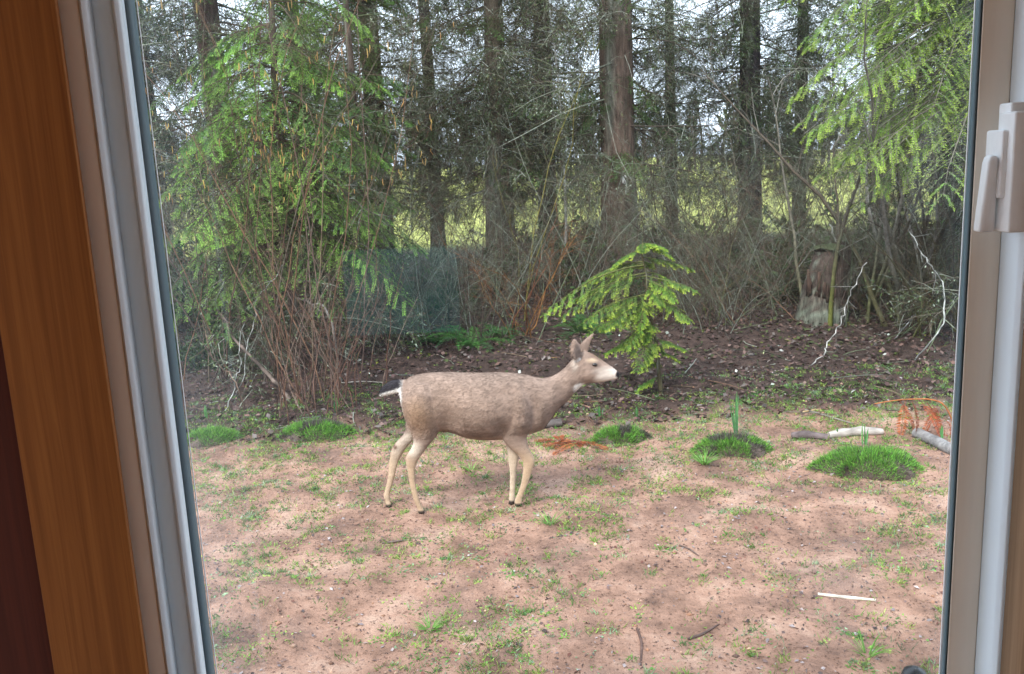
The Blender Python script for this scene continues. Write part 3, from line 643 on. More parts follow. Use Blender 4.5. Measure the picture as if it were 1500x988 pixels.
fir('fir_tree', 25, 16, .31, 105, (1.7, 7), 6.6, 90, base_at(908, 350, 14.8), 4.1, bark=(.10, .068, .052), share=21, low=low_dark, label='broad brown fir trunk with a small white scar', cat='tree', group=FIRS)
ft = bpy.data.objects['fir_tree.004']; sp = atY(911, 263, 14.8) - np.array(ft.location)
q = MB(); th = np.linspace(0, 2 * math.pi, 11)[:-1]
q.add(np.c_[.075 * np.cos(th) + .01 * np.sin(3 * th), np.zeros(10) - .02 * np.cos(th) ** 2 * 0, .11 * np.sin(th) + .02 * np.cos(2 * th)], [(0, 1, 2, 3)], (.85, .84, .8))
q = MB(); uu, vv2 = np.meshgrid(th, np.linspace(.1, math.pi - .1, 7)); Vs = np.stack([.045 * np.cos(uu) * np.sin(vv2), .03 * np.sin(uu) * np.sin(vv2), .075 * np.cos(vv2)], -1)
ix = np.arange(70).reshape(7, 10); a, b = ix[:-1], ix[1:]; q.add(Vs.reshape(-1, 3), np.stack([a, np.roll(a, -1, 1), np.roll(b, -1, 1), b], -1).reshape(-1, 4), (.85, .84, .8))
sc_ = q.build('bark_scar', M['twig'], ft, smooth=True)
_rz = Matrix.Rotation(-4.1, 3, 'Z'); sc_.location = _rz @ Vector((sp[0], sp[1] - .31, sp[2])); sc_.rotation_euler = (0, 0, -4.1)
fir('fir_tree', 26, 17, .24, 125, (1.7, 6.5), 7.4, 90, base_at(1098, 330, 17.8), 5.0, bark=(.032, .026, .030), share=22, low=low_dark, label='straight dark purplish fir trunk standing against the pale sky', cat='tree', group=FIRS)
# thinner firs and those deeper in the wood are copies
F0 = [bpy.data.objects[k] for k in ('fir_tree', 'fir_tree.001', 'fir_tree.002', 'fir_tree.003', 'fir_tree.005')]
for i, (px, Y, s, pr) in enumerate([(240, 17.5, .8, 1), (455, 19.5, .8, 3), (640, 21, .75, 4), (745, 22.0, .7, 3), (985, 21.5, .75, 1), (1170, 22.5, .8, 3), (1285, 18.5, .85, 4), (1390, 16.0, .9, 1), (1540, 15, 1, 3), (40, 16, 1, 4), (-160, 19, 1, 1), (1720, 18, 1, 4)]):
    dup(F0[pr], base_at(px, 330, Y), i * 1.37 + .5, s, label='slim dark fir deep in the wood behind the bigger trunks', cat='tree', group='slim firs deep in the wood')

# ------------------------------------------------------------------ hemlock with drooping green boughs, left
def low_left(leaf, wood, r, on):
    n = 130; z = 1.25 + 3.4 * r.beta(1.2, 1.9, n); az = r.uniform(0, 2 * math.pi, n); L = (2.0 - .22 * z) * r.uniform(.6, 1.15, n)
    d = np.c_[np.cos(az), np.sin(az), r.uniform(-.1, .3, n)]
    boughs(leaf, wood, on(z), d, L, r, [(.12, .28, .04), (.18, .36, .055), (.07, .17, .035), (.045, .12, .03)], 14, 18, .032, .0075, 1.05, tip=(.32, .52, .08))
fir('hemlock_tree', 31, 6.2, .06, 40, (.3, 2.8), 4.2, 12, base_at(425, 400, 10.1), .4, gl=1.2, low=low_left, deadL=1.1, label='young hemlock with soft drooping green boughs', cat='tree')
def low_left2(leaf, wood, r, on):
    n = 90; z = r.uniform(1.2, 5.5, n); az = r.uniform(0, 2 * math.pi, n); L = 1.0 * r.uniform(.6, 1.15, n)
    d = np.c_[np.cos(az), np.sin(az), r.uniform(-.1, .3, n)]
    boughs(leaf, wood, on(z), d, L, r, [(.05, .13, .025), (.08, .18, .03), (.035, .09, .02)], 12, 14, .034, .009, .8)
fir('hemlock_tree', 32, 9, .07, 20, (.5, 4.5), 5, 40, base_at(530, 330, 12.9), 1.0, gl=1.2, low=low_left2, deadL=.9, label='thin dark green hemlock sapling beside the near black fir', cat='tree')
# fir whose bright boughs hang in from the right
def low_right(leaf, wood, r, on):
    n = 112; z = r.uniform(2.5, 4.9, n); az = r.uniform(2.2, 4.9, n); L = r.uniform(.9, 2.3, n)
    d = np.c_[np.cos(az), np.sin(az), r.uniform(-.1, .35, n)]
    boughs(leaf, wood, on(z), d, L, r, [(.16, .30, .04), (.22, .38, .05), (.12, .25, .04)], 15, 18, .032, .0075, .95, tip=(.50, .62, .09), wc=(.16, .15, .12))
fir('fir_tree', 33, 14, .2, 40, (.4, 4.5), 5.5, 24, base_at(1440, 400, 9.6), 0, gl=1.8, low=low_right, deadL=1.3, bark=(.03, .025, .02), label='fir with bright yellow green boughs sweeping down over bare stems', cat='tree')

# ------------------------------------------------------------------ small bright fir seedling in the clearing
r = np.random.default_rng(41); bp_ = onG(968, 578)
sroot = empty('fir_seedling', bp_, label='small bright yellow green fir seedling standing by the doe', cat='tree')
q, P, R = trunk_mesh(1.5, .02, r, 7, (-.06, 0), (.07, .06, .03), wav=.02); q.build('trunk', M['bark'], sroot, smooth=True)
leaf, wood = MB(), MB()
px_m = FPX / bp_[1]
tips = [(795, 455), (830, 445), (815, 460), (850, 425), (870, 410), (900, 395), (940, 372), (985, 375), (1000, 395), (1010, 420), (1012, 436), (985, 430), (1000, 440), (870, 500), (900, 508), (880, 495), (915, 540), (940, 545), (925, 520), (960, 520), (1000, 515), (990, 530), (975, 365), (955, 400), (925, 575), (890, 470), (935, 480), (860, 455), (970, 450), (1005, 470)]
tips += [(float(a_), float(b_)) for a_, b_ in np.c_[r.normal(925, 55, 8), r.uniform(385, 555, 8)]]
oz, dd, LL = [], [], []
for (tx_, ty_) in tips:
    p = atY(tx_, ty_, bp_[1] + r.uniform(-.45, .35)) - bp_; zb = np.clip(p[2] + .10 + .25 * np.hypot(p[0], p[1]) * r.uniform(.3, .9), .12, 1.45)
    o = np.array([np.interp(zb, P[:, 2], P[:, 0]), np.interp(zb, P[:, 2], P[:, 1]), zb]); v = p - o; L_ = np.linalg.norm(v)
    oz.append(o); dd.append(v / L_ + np.array([0, 0, .28])); LL.append(L_ * 1.05)
boughs(leaf, wood, np.array(oz), np.array(dd), np.array(LL), r, [(.09, .21, .03), (.13, .27, .035), (.07, .17, .03)], 14, 18, .022, .0058, .55, tip=(.58, .68, .07), wc=(.09, .10, .03), sl=.30)
cr = leaf.build('crown', M['leaf'], sroot); wood.build('boughs', M['twig'], cr)

# ------------------------------------------------------------------ bare multi-stem shrubs
def shrub(name, seed, loc, n, h, spread, r0, cols, loc_sd=.12, tw=(12, 5), twL=.45, droop=0., moss=None, wob=.09, tilt=(0, 0), extra=None, wood='twig', **k):
    r = np.random.default_rng(seed); root = empty(name, loc, **k)
    az = r.uniform(0, 2 * math.pi, n); sp = spread * np.sqrt(r.random(n))
    o = np.c_[r.normal(0, loc_sd, (n, 2)), np.full(n, -.03)]; d = np.c_[np.cos(az) * sp + tilt[0], np.sin(az) * sp + tilt[1], np.ones(n)]
    L = h * r.uniform(.55, 1.1, n); P = grow(o, d, L, 10, droop, wob, r); c = np.repeat(pal(n, cols, r)[:, None], 10, 1)
    if moss is not None:
        w = np.clip(1.3 - np.linspace(0, 3.2, 10), 0, 1)[None, :, None] * r.uniform(.3, 1, (n, 1, 1)); c = c * (1 - w) + np.array(moss) * w
    s = MB(); tubes(s, P, taper(n, 10, r0 * r.uniform(.6, 1.2, n), r0 * .2), 6, c); s.build('stems', M['twig'], root, smooth=True)
    w = MB(); o, dd, par, t = kids(P, tw[0], .15, 1, .7, r); l2 = twL * h * .4 * r.uniform(.3, 1.1, len(par)); B = grow(o, dd, l2, 5, droop * .5, .14, r)
    tubes(w, B, taper(len(o), 5, r0 * .22, r0 * .09), 3, pal(len(o), cols, r, .3))
    o, dd, par, t = kids(B, tw[1], .2, 1, .7, r); Cc = grow(o, dd, l2[par] * r.uniform(.25, .6, len(par)), 3, .1, .14, r)
    tubes(w, Cc, taper(len(o), 3, r0 * .11, r0 * .05), 3, pal(len(o), cols, r, .3)); tag(w.build('twigs', M['twig'], root), kind='stuff')
    if extra: extra(root, P, B, Cc, r)
    return root
def catkins(root, P, B, Cc, r):
    q = MB(); e = np.concatenate([Cc[:, -1], B[:, -1]]); wz = root.location.z; e = e[(e[:, 2] > 2.0)]
    e = e[r.random(len(e)) < .32]; n = len(e); Pq = np.stack([e, e + np.array([0, 0, -.025]) + r.normal(0, .004, (n, 3)), e + np.c_[r.normal(0, .008, (n, 2)), -r.uniform(.045, .075, n)]], 1)
    tubes(q, Pq, np.tile([[.0035, .005, .003]], (n, 1)), 4, pal(n, [(.42, .30, .09), (.38, .22, .08), (.30, .20, .07)], r)); tag(q.build('catkins', M['leaf'], root), kind='stuff')
hb = onG(455, 592)
shrub('hazel_bush', 51, hb, 20, 5.0, .42, .007, BROWNTW, .16, (9, 4), .30, extra=catkins, label='many stemmed brown hazel with hanging yellow catkins', cat='bush')
hb2 = onG(330, 560); 
shrub('hazel_bush', 52, hb2, 14, 4.6, .40, .009, BROWNTW + GREYTW[:2], .2, (10, 5), .4, extra=catkins, label='smaller hazel with catkins close to the window frame', cat='bush')
tk = onG(485, 590)
shrub('brown_thicket', 58, tk, 44, 1.7, .42, .0052, [(.10, .045, .03), (.065, .035, .028), (.13, .07, .05), (.17, .12, .095)], .24, (9, 5), .4, wob=.14, label='dense thicket of thin reddish brown shoots beside the hazel', cat='bush')
vb = onG(1300, 470)
shrub('vine_maple', 53, vb, 22, 4.2, .62, .030, [(.10, .09, .07), (.07, .055, .04), (.18, .17, .15)], .35, (12, 5), .4, moss=(.09, .10, .015), label='clump of leaning mossy maple stems beside the stump', cat='bush')
vb3 = onG(1130, 440)
shrub('vine_maple', 54, vb3, 12, 2.2, .8, .016, [(.07, .065, .03), (.09, .08, .04), (.06, .05, .035)], .35, (12, 5), .45, moss=(.07, .085, .015), label='low mossy tangle of branches between dark fir and stump', cat='bush')
rb = onG(762, 492)
shrub('huckleberry_bush', 55, rb, 9, 1.9, .75, .010, [(.20, .065, .03), (.17, .075, .03), (.22, .10, .03), (.14, .055, .03)], .08, (11, 5), .55, wob=.13, label='open bush of orange red twigs above the ferns', cat='bush')
yb_ = onG(765, 470)
shrub('yellow_stemmed_shrub', 56, yb_, 3, 3.9, .18, .012, [(.15, .13, .03), (.12, .105, .03)], .05, (7, 4), .35, wob=.10, label='tall shrub with a few mustard yellow mossy stems', cat='bush')
al = onG(829, 428)
shrub('alder_sapling', 57, al, 1, 7.5, .0, .034, [(.33, .33, .31)], .0, (20, 5), .12, wob=.035, tilt=(.012, 0), label='thin pale grey alder stem standing straight', cat='tree')
# brush: bare twiggy shrubs filling the wood
r = np.random.default_rng(61)
b0 = shrub('bare_shrub', 62, (0, 0, 0), 30, 3.1, .75, .009, GREYTW, .5, (16, 8), .5, droop=.3, label='bare twiggy grey shrub in the undergrowth between the firs', cat='shrub', group='bare shrubs filling the wood')
b1_ = shrub('bare_shrub', 63, (0, 0, 0), 30, 2.6, 1.0, .009, GREYTW[1:5] + BROWNTW[:2], .5, (16, 8), .55, droop=.6, label='bare twiggy grey shrub in the undergrowth between the firs', cat='shrub', group='bare shrubs filling the wood')
near_spots = [(600, 11.2), (690, 11.0), (905, 11.8), (1035, 11.2), (1110, 11.6), (1165, 12.4), (1255, 11.4), (1335, 10.9), (1400, 10.4), (640, 12.6), (985, 12.4), (540, 11.6)]
spots = [(280, 12.4), (370, 13.2), (500, 14.2), (780, 14.0), (860, 13.2), (880, 17.8), (1010, 18.6), (770, 20.8), (950, 13.8), (1020, 14.5), (1060, 13.4), (1220, 15.2), (1360, 13.0), (1420, 12.0), (1330, 17.0), (300, 18.5)]
for i, (px, Y_) in enumerate(spots):
    p = base_at(px, 400, Y_); s = r.uniform(.75, 1.25); src = (b0, b1_)[i % 2]
    if i < 2: src.location = tuple(p); src.rotation_euler = (0, 0, i * 2.1)
    else: dup(src, p, i * 2.399, s)
for i, (px, Y_) in enumerate(near_spots):
    dup((b1_, b0)[i % 2], base_at(px, 440, Y_), i * 1.7 + .4, r.uniform(.55, .8), label='low bare twiggy shrub at the front edge of the brush', cat='shrub', group='low bare shrubs along the edge of the litter')
VM = bpy.data.objects['vine_maple.001']
for i, (px, py, sc1, lb) in enumerate([(1385, 492, .8, 'mossy tangle of stems close to the window frame behind the kinked branch'), (1250, 462, .75, 'mossy tangle of stems between the stump and the maple clump'), (1040, 462, .8, 'mossy tangle of stems behind the tips of the fir seedling'), (590, 492, .6, 'mossy tangle of low stems under the young hemlock')]):
    dup(VM, onG(px, py), i * 2.0 + .7, sc1, label=lb, cat='bush')
# salal and other evergreen undergrowth
def salal(seed):
    r = np.random.default_rng(seed); root = empty('salal_bush', (0, 0, 0), label='low dark evergreen bush in the shade of the firs', cat='bush', group='evergreen bushes of the understorey')
    n = 70; az = r.uniform(0, 6.28, n); d = np.c_[np.cos(az) * .8, np.sin(az) * .8, np.ones(n)]; P = grow(np.c_[r.normal(0, .35, (n, 2)), np.zeros(n)], d, r.uniform(.4, .95, n), 6, .5, .12, r)
    w = MB(); tubes(w, P, taper(n, 6, .006, .002), 3, (.06, .05, .03)); w.build('stems', M['twig'], root)
    o, dd, par, t = kids(P, 34, .25, 1, 1.0, r); q = MB(); kites(q, o, dd + np.array([0, 0, -.2]), nrm(r.normal(0, .5, o.shape) + np.array([0, 0, 1.])), r.uniform(.05, .09, len(o)), .045, pal(len(o), DARKG + [(.05, .10, .025)], r, .25), .15)
    q.build('leaves', M['leaf'], root); return root
s0 = salal(71)
for i, (px, py) in enumerate([(560, 470), (630, 455), (1040, 440), (1085, 425), (1150, 440), (300, 540), (905, 455), (1385, 450), (395, 500), (520, 405), (760, 420), (840, 400), (880, 395), (960, 420), (1240, 415), (1185, 440), (1215, 430), (1340, 430), (330, 450), (270, 480), (940, 385), (790, 385)]):
    p = onG(px, py)
    if i == 0: s0.location = tuple(p)
    else: dup(s0, p, i * 1.9, (.7 + .12 * (i % 5)) * (1 if i < 10 else 1.7))

# ------------------------------------------------------------------ stump, ferns, mounds, bulbs, logs
st = onG(1203, 468); r = np.random.default_rng(81)
root = empty('tree_stump', st, label='broad old stump with flaking reddish bark and pale lichen', cat='stump')
q, P, R = trunk_mesh(.92, .245, r, 20, (.01, 0), (.058, .042, .035), K=14, flare=1.3, top=.85)
cc = q.c[0].reshape(14, 20, 3); lich = np.clip(1 - np.linspace(0, 2.2, 14), 0, 1)[:, None, None] * r.random((14, 20, 1)) * 1.3
q.c[0] = (cc * (1 - np.clip(lich, 0, 1)) + np.array([.15, .175, .135]) * np.clip(lich, 0, 1)).reshape(-1, 3)
q.build('trunk', M['bark'], root, smooth=True)
q = MB(); th = np.linspace(0, 2 * math.pi, 21)[:-1]; rim = np.c_[.228 * np.cos(th) + P[-1, 0], .228 * np.sin(th) + P[-1, 1], .895 + r.uniform(0, .03, 20)]
q.add(np.concatenate([[[P[-1, 0], P[-1, 1], .97]], rim]), [(0, 1 + i, 1 + (i + 1) % 20) for i in range(20)], (.05, .06, .025)); q.build('broken_top', M['logwood'], root)
for i in range(9):
    a_ = -math.pi / 2 + r.uniform(-1.1, 1.1); z0 = r.uniform(.15, .5); l_ = r.uniform(.18, .35); q = MB(); rr_ = .232
    v = [((rr_ + .02) * math.cos(a_ + s), (rr_ + .02) * math.sin(a_ + s), z) for z, s in ((z0, -.10), (z0, .10), (z0 + l_, .07), (z0 + l_, -.06))]
    v += [(x * .93, y * .93, z) for x, y, z in v]
    q.add(v, [(0, 1, 2, 3), (7, 6, 5, 4), (0, 4, 5, 1), (2, 6, 7, 3), (1, 5, 6, 2), (3, 7, 4, 0)], tuple(np.array([.085, .05, .037]) * r.uniform(.6, 1.2))); q.build('bark_plate', M['bark'], root)

def frond_mesh(seed, c, L=.75, droop=1.2, npin=22, pl=.10, pw=.016):
    r = np.random.default_rng(seed); P = grow(np.zeros((1, 3)), np.array([[1, 0, 1.1]]), L, 12, droop * 1.3, .03, r); q = MB(); tubes(q, P, taper(1, 12, .004, .0015), 3, np.array(c) * .8)
    t = np.linspace(.12, .99, npin); x = t * 11; i = np.minimum(x.astype(int), 10); w = (x - i)[:, None]; o = P[0, i] * (1 - w) + P[0, i + 1] * w; T = nrm(P[0, i + 1] - P[0, i])
    S = np.tile([[0, 1.0, 0]], (npin, 1)); N = np.cross(T, S)
    for s in (-1, 1):
        kites(q, o, T * .35 + S * s + r.normal(0, .08, o.shape), -N + r.normal(0, .2, o.shape), pl * (np.sin(np.clip(t * 1.02, 0, 1) * math.pi * .93 + .18) * .9 + .1), pw, np.clip(np.array(c) * r.uniform(.75, 1.25, (npin, 1)), 0, 1), .12)
    o_ = q.build('frond', M['leaf']); me = o_.data; bpy.data.objects.remove(o_); return me
FM = [frond_mesh(90 + i, c, .62 + .07 * i, 1.0 + .2 * i) for i, c in enumerate([(.05, .15, .03), (.07, .19, .035), (.04, .12, .035)])]
ferns = [(690, 512, 1.0, 'sword fern with arching green fronds below the orange twigs'), (850, 492, 1.0, 'sword fern half hidden behind the head of the doe'), (640, 505, .8, 'sword fern growing in the shade under the dark hemlock'), (735, 500, .7, 'small sword fern at the foot of the yellow stems'), (905, 470, .9, 'sword fern behind the fir seedling')]
r = np.random.default_rng(95)
for (px, py, s, lb) in ferns:
    p = onG(px, py); root = empty('sword_fern', p, r.uniform(0, 6), s, label=lb, cat='fern')
    for k in range(15):
        f = link('frond', FM[k % 3], root); f.rotation_euler = (r.normal(0, .1), r.uniform(-.35, .25), k * 2 * math.pi / 15 + r.normal(0, .15)); f.scale = (r.uniform(.7, 1.15),) * 3
# dead orange bracken
bk = onG(1345, 640); root = empty('dead_bracken', bk, label='dead rust orange bracken drooping over the grey log', cat='fern')
pts = [(1402, 640), (1385, 596), (1365, 586), (1340, 585), (1310, 587), (1281, 592)]
A = np.array([atY(x, y, bk[1] + .05) - bk for x, y in pts]); A[0, 2] = 0
A = catmull(A, 4); q = MB(); tubes(q, A, np.linspace(.007, .004, len(A)), 5, (.34, .12, .04), cap=True); q.build('stalk', M['twig'], root)
DM = [frond_mesh(97 + i, c, .42, .6, 24, .075, .014) for i, c in enumerate([(.36, .09, .035), (.42, .13, .05), (.28, .075, .035)])]
for k, (px, py) in enumerate([(1318, 588), (1326, 588), (1336, 588), (1350, 590), (1358, 590), (1366, 592), (1374, 600), (1382, 612), (1390, 622), (1384, 630)]):
    p = atY(px, py, bk[1] + r.uniform(-.05, .12)) - bk; f = link('frond', DM[k % 3], root); f.location = tuple(p); f.rotation_euler = (0, 1.75 + r.normal(0, .15), -math.pi / 2 + r.normal(0, .7)); f.scale = (.75,) * 3
# second patch lying by the doe's forelegs
bk2 = onG(830, 655); root = empty('dead_bracken', bk2, label='flattened rust orange bracken lying in the dirt by the doe', cat='fern')
for k in range(12):
    f = link('frond', DM[k % 3], root); f.rotation_euler = (r.normal(0, .2), .85 + r.normal(0, .1), k * .55); f.scale = (.75,) * 3; f.location = (r.normal(0, .12), r.normal(0, .05), .04)

def mound(px, py, wpx, hpx, label, seed, share=.65):
    p = onG(px, py); r = np.random.default_rng(seed); R_ = wpx / 2 * p[1] / FPX; H_ = hpx * p[1] / FPX * .5; p = p + np.array([0, R_ * .45, 0]); p[2] = zat(p[0], p[1]) - .03
    root = empty('heather_mound', p, label=label, cat='plant', group='low green mounds along the edge of the dirt')
    u, v = np.meshgrid(np.linspace(0, 2 * math.pi, 29)[:-1], np.linspace(0, 1, 9)); ra = R_ * np.cos(v * math.pi / 2 * .999) * (1 + .12 * np.sin(3 * u + seed) + .08 * np.sin(5 * u))
    V = np.stack([ra * np.cos(u), ra * .62 * np.sin(u), H_ * np.sin(v * math.pi / 2) * (1 + .06 * np.sin(4 * u))], -1); ix = np.arange(V[..., 0].size).reshape(V.shape[:2]); a, b = ix[:-1], ix[1:]
    q = MB(); q.add(V.reshape(-1, 3), np.stack([a, np.roll(a, -1, 1), np.roll(b, -1, 1), b], -1).reshape(-1, 4), (.085, .062, .052)); q.build('soil', M['soil'], root, smooth=True)
    n = int(9000 * (R_ / .3) ** 1.2); a_ = r.uniform(0, 6.283, n); rr_ = np.sqrt(r.random(n)) + np.where(r.random(n) < .22, r.uniform(0, .55, n), 0); x = R_ * rr_ * np.cos(a_) * (1.05 + .13 * np.sin(5 * a_ + seed)); y = R_ * .62 * rr_ * np.sin(a_) * (1.05 + .13 * np.sin(4 * a_)); z = H_ * np.sqrt(np.clip(1 - rr_ ** 2, 0, 1))
    bare = vnoise(x + seed, y, .13, seed) * .6 + vnoise(x, y + seed, .05, seed + 40) * .4; kp_ = (bare < share - .06) | (y > .35 * R_); dead = ~kp_
    nn = nrm(np.c_[x / R_, y / R_, z / max(H_, .01) * .9 + .25]); d = nn + r.normal(0, .3, (n, 3))
    c = pal(n, [(.12, .30, .05), (.17, .38, .06), (.23, .43, .08), (.09, .23, .045)], r, .25); dead = dead | (r.random(n) < .10); c[dead] = pal(dead.sum(), [(.10, .085, .08), (.15, .13, .125), (.08, .10, .045)], r)
    L_ = r.uniform(.018, .05, n) * (1.15 - .5 * np.clip(rr_, 0, 1) ** 3) * np.where(r.random(n) < .12, 1.7, 1); q = MB(); kites(q, np.c_[x, y, z], d, r.normal(0, 1, (n, 3)), L_, .0042, c); q.build('sprigs', M['leaf'], root)
mound(305, 652, 84, 36, 'small green mound tight against the window frame edge', 1, .9)
mound(458, 645, 110, 42, 'green mound at the foot of the catkin hazel', 2, .6)
mound(912, 650, 84, 40, 'round green mound in front of the fir seedling', 3, .6)
mound(1078, 668, 112, 44, 'patchy dark green mound with a tall bulb shoot', 4, .62)
mound(1283, 700, 158, 54, 'widest green mound in front of the pale log', 5, .68)
def blades(name, px, py, n, h, spread, cols, w, label, cat, group=None, seed=0, straight=.25):
    p = onG(px, py); r = np.random.default_rng(900 + seed); root = empty(name, p, label=label, cat=cat, group=group)
    for k in range(n):
        a_ = r.uniform(0, 6.283); d = np.array([[math.cos(a_) * spread, math.sin(a_) * spread, 1]]); L_ = h * r.uniform(.7, 1.1); P = grow(np.array([[math.cos(a_) * .012, math.sin(a_) * .012, -.01]]), d, L_, 6, straight, .03, r)[0]
        s = nrm(np.cross(d[0], [0, 0, 1.])) if spread > .01 else np.array([1., 0, 0]); ang = r.uniform(0, 3.14); s = np.array([math.cos(ang), math.sin(ang), 0]); ww = w * np.array([.7, 1, 1, .9, .6, .1])
        v = np.concatenate([P - s * ww[:, None] / 2, P + s * ww[:, None] / 2, P + np.cross(s, [0, 0, 1.]) * w * .25]); f = [(i, i + 1, 13 + i, 12 + i) for i in range(5)] + [(12 + i, 13 + i, 7 + i, 6 + i) for i in range(5)]
        q = MB(); q.add(v, f, pal(1, cols, r)[0]); q.build('leaf', M['leaf'], root)
BULB = [(.10, .28, .09), (.14, .34, .10), (.09, .24, .10)]
for i, (px, py, n_, h, lb) in enumerate([(880, 612, 4, .13, 'short bulb shoot behind the round green mound'), (932, 616, 4, .13, 'bulb shoot rising behind the round mound by the seedling'), (1079, 640, 5, .36, 'tall blue green bulb shoot in the patchy dark mound'), (1266, 652, 4, .18, 'bulb shoot in front of the pale split log'), (1382, 652, 3, .17, 'bright green bulb shoot against the grey log'), (492, 604, 4, .14, 'bulb shoot at the base of the catkin hazel'), (1225, 640, 4, .10, 'tiny bulb shoot at the thin end of the pale log'), (303, 612, 3, .16, 'bulb shoot by the window frame edge above the small mound')]):
    blades('bulb_shoot', px, py, n_, h, .10, BULB, .016, lb, 'plant', 'bulb shoots coming up', i, .05)
for i, (px, py, n_, h, lb) in enumerate([(1032, 680, 60, .17, 'bright green grass clump beside the patchy dark mound'), (806, 768, 22, .12, 'grass clump in the dirt just ahead of the forelegs'), (690, 690, 36, .11, 'grass clump under the belly of the doe'), (630, 922, 40, .10, 'pale green grass clump alone low in the dirt'), (1270, 960, 26, .13, 'straggly pale grass clump by the window frame corner')]):
    blades('grass_clump', px, py, n_, h, .8, [(.11, .27, .045), (.16, .34, .06), (.2, .36, .09)], .006, lb, 'grass', 'grass clumps in the yard', 20 + i, .7)

def log(name, pts, rad, c, label, cat='log', S=10, seed=0, dz=0, flat=None, Yp=None):
    r = np.random.default_rng(700 + seed); W_ = np.array([onG(x, y) for x, y in pts]); 
    W_[:, 2] += np.asarray(rad) * .7 + dz
    b = W_.mean(0); b[2] = W_[:, 2].min(); W_ = catmull(W_, 4); K = len(W_); R_ = np.interp(np.linspace(0, 1, K), np.linspace(0, 1, len(np.atleast_1d(rad))), np.atleast_1d(rad)) * r.uniform(.88, 1.12, K)
    q = MB(); cc = np.array(c) * r.uniform(.75, 1.2, (1, K, 1)); tubes(q, W_ - b, R_, S, cc, cap=True); o = q.build(name, M['logwood'], smooth=S > 8); o.location = tuple(b); tag(o, label, cat); return o
log('log', [(1214, 641), (1235, 639), (1262, 637), (1292, 636)], [.024, .036, .04, .026], (.36, .32, .29), 'pale split log behind the widest green mound', seed=1)
log('log', [(1160, 642), (1185, 642), (1212, 645)], [.03, .035, .028], (.13, .10, .10), 'short dark rotten log end to end with the pale log', seed=2)
log('log', [(1342, 640), (1368, 652), (1400, 668)], [.045, .045, .042], (.20, .19, .19), 'grey weathered log under the dead bracken', seed=3)
log('log', [(770, 628), (795, 627), (822, 624)], [.04, .042, .04], (.09, .075, .07), 'dark log end with white lichen behind the forelegs', seed=4)
log('stick', [(1198, 872), (1240, 877), (1283, 881)], [.008, .009, .007], (.52, .48, .42), 'straight white peeled stick lying on the dirt', 'stick', 7, 5)
for i, (pts, rad, c, lb) in enumerate([([(933, 922), (940, 945), (938, 975)], .007, (.10, .06, .05), 'crooked dark twig lying in the dirt pointing to the house'), ([(1008, 938), (1030, 930), (1052, 916)], .007, (.08, .055, .05), 'dark curved twig beside a pale leaf on the dirt'), ([(995, 800), (1010, 806), (1022, 814)], .006, (.10, .07, .06), 'short dark twig on bare sandy dirt'), ([(560, 797), (590, 793), (625, 788)], .006, (.12, .09, .08), 'thin brown twig in the weeds behind the doe'), ([(1180, 602), (1215, 612), (1250, 622)], .010, (.16, .14, .12), 'grey stick half buried in the dark leaf litter'), ([(780, 598), (830, 590), (865, 598)], .011, (.20, .11, .08), 'reddish stick arched on the litter under the doe throat'), ([(1140, 612), (1190, 602), (1240, 597)], .006, (.34, .24, .12), 'yellowish stalk lying on the litter near the bracken'), ([(500, 562), (530, 560), (560, 561)], .008, (.3, .27, .24), 'pale stick lying behind the tail of the doe')]):
    log('twig', pts, [rad, rad, rad * .6], c, lb, 'twig', 6, 30 + i)
# crooked lichen-white branches standing in the brush
def branch(name, pts, Yd, rad, c, label, seed):
    r = np.random.default_rng(500 + seed); b = onG(*pts[-1]); Yb = b[1]; W_ = np.array([atY(x, y, Yb + Yd * i_ / len(pts)) for i_, (x, y) in enumerate(pts[::-1])][::-1]); W_[-1] = b
    rad = rad * (.55 if c[0] > .32 else .9); W_ = catmull(W_, 5); W_[:-1] += r.normal(0, .008, W_[:-1].shape); K = len(W_); q = MB(); cc = np.array(c)[None, None] * np.where(r.random((1, K, 1)) < .4, .35, 1.0) * r.uniform(.8, 1.2, (1, K, 1)); rr_ = np.linspace(rad * .5, rad, K) * r.uniform(.8, 1.25, K)
    tubes(q, W_ - b, rr_, 6, cc, cap=True); o_, dd_, pa_, t_ = kids((W_ - b)[None], 7, .05, .7, .7, r); T_ = grow(o_, dd_, r.uniform(.08, .3, 7), 4, .2, .15, r); tubes(q, T_, taper(7, 4, rad * .4, rad * .2), 3, np.array(c) * .7)
    o = q.build(name, M['twig'], smooth=True); o.location = tuple(b); tag(o, label, 'branch')
LW = (.33, .34, .32)
branch('lichen_branch', [(415, 388), (392, 420), (376, 440), (372, 475), (362, 505), (358, 548), (345, 580)], .3, .010, LW, 'crooked white lichen covered branch in front of the hazel stems', 1)
branch('lichen_branch', [(358, 474), (350, 500), (352, 532), (344, 560), (330, 602)], .2, .009, LW, 'shorter white lichen branch crossing the fallen pole', 2)
branch('fallen_pole', [(318, 452), (340, 490), (365, 520), (395, 550), (425, 585)], .5, .024, (.16, .12, .10), 'brown fallen pole propped at a slant in the hazel', 3)
branch('fallen_pole', [(430, 435), (455, 445), (480, 458), (500, 560)], .5, .018, (.24, .23, .21), 'grey lichen pole bent over behind the hazel stems', 4)
branch('lichen_branch', [(1268, 385), (1248, 425), (1238, 455), (1228, 480), (1212, 505), (1205, 520), (1187, 536)], .5, .013, (.35, .34, .32), 'crooked white branch leaning from the stump onto the litter', 5)
branch('lichen_branch', [(1330, 335), (1345, 362), (1360, 385), (1378, 408), (1383, 445), (1378, 480), (1340, 528)], .6, .015, LW, 'kinked white lichen branch hanging past the mossy maple stems', 6)
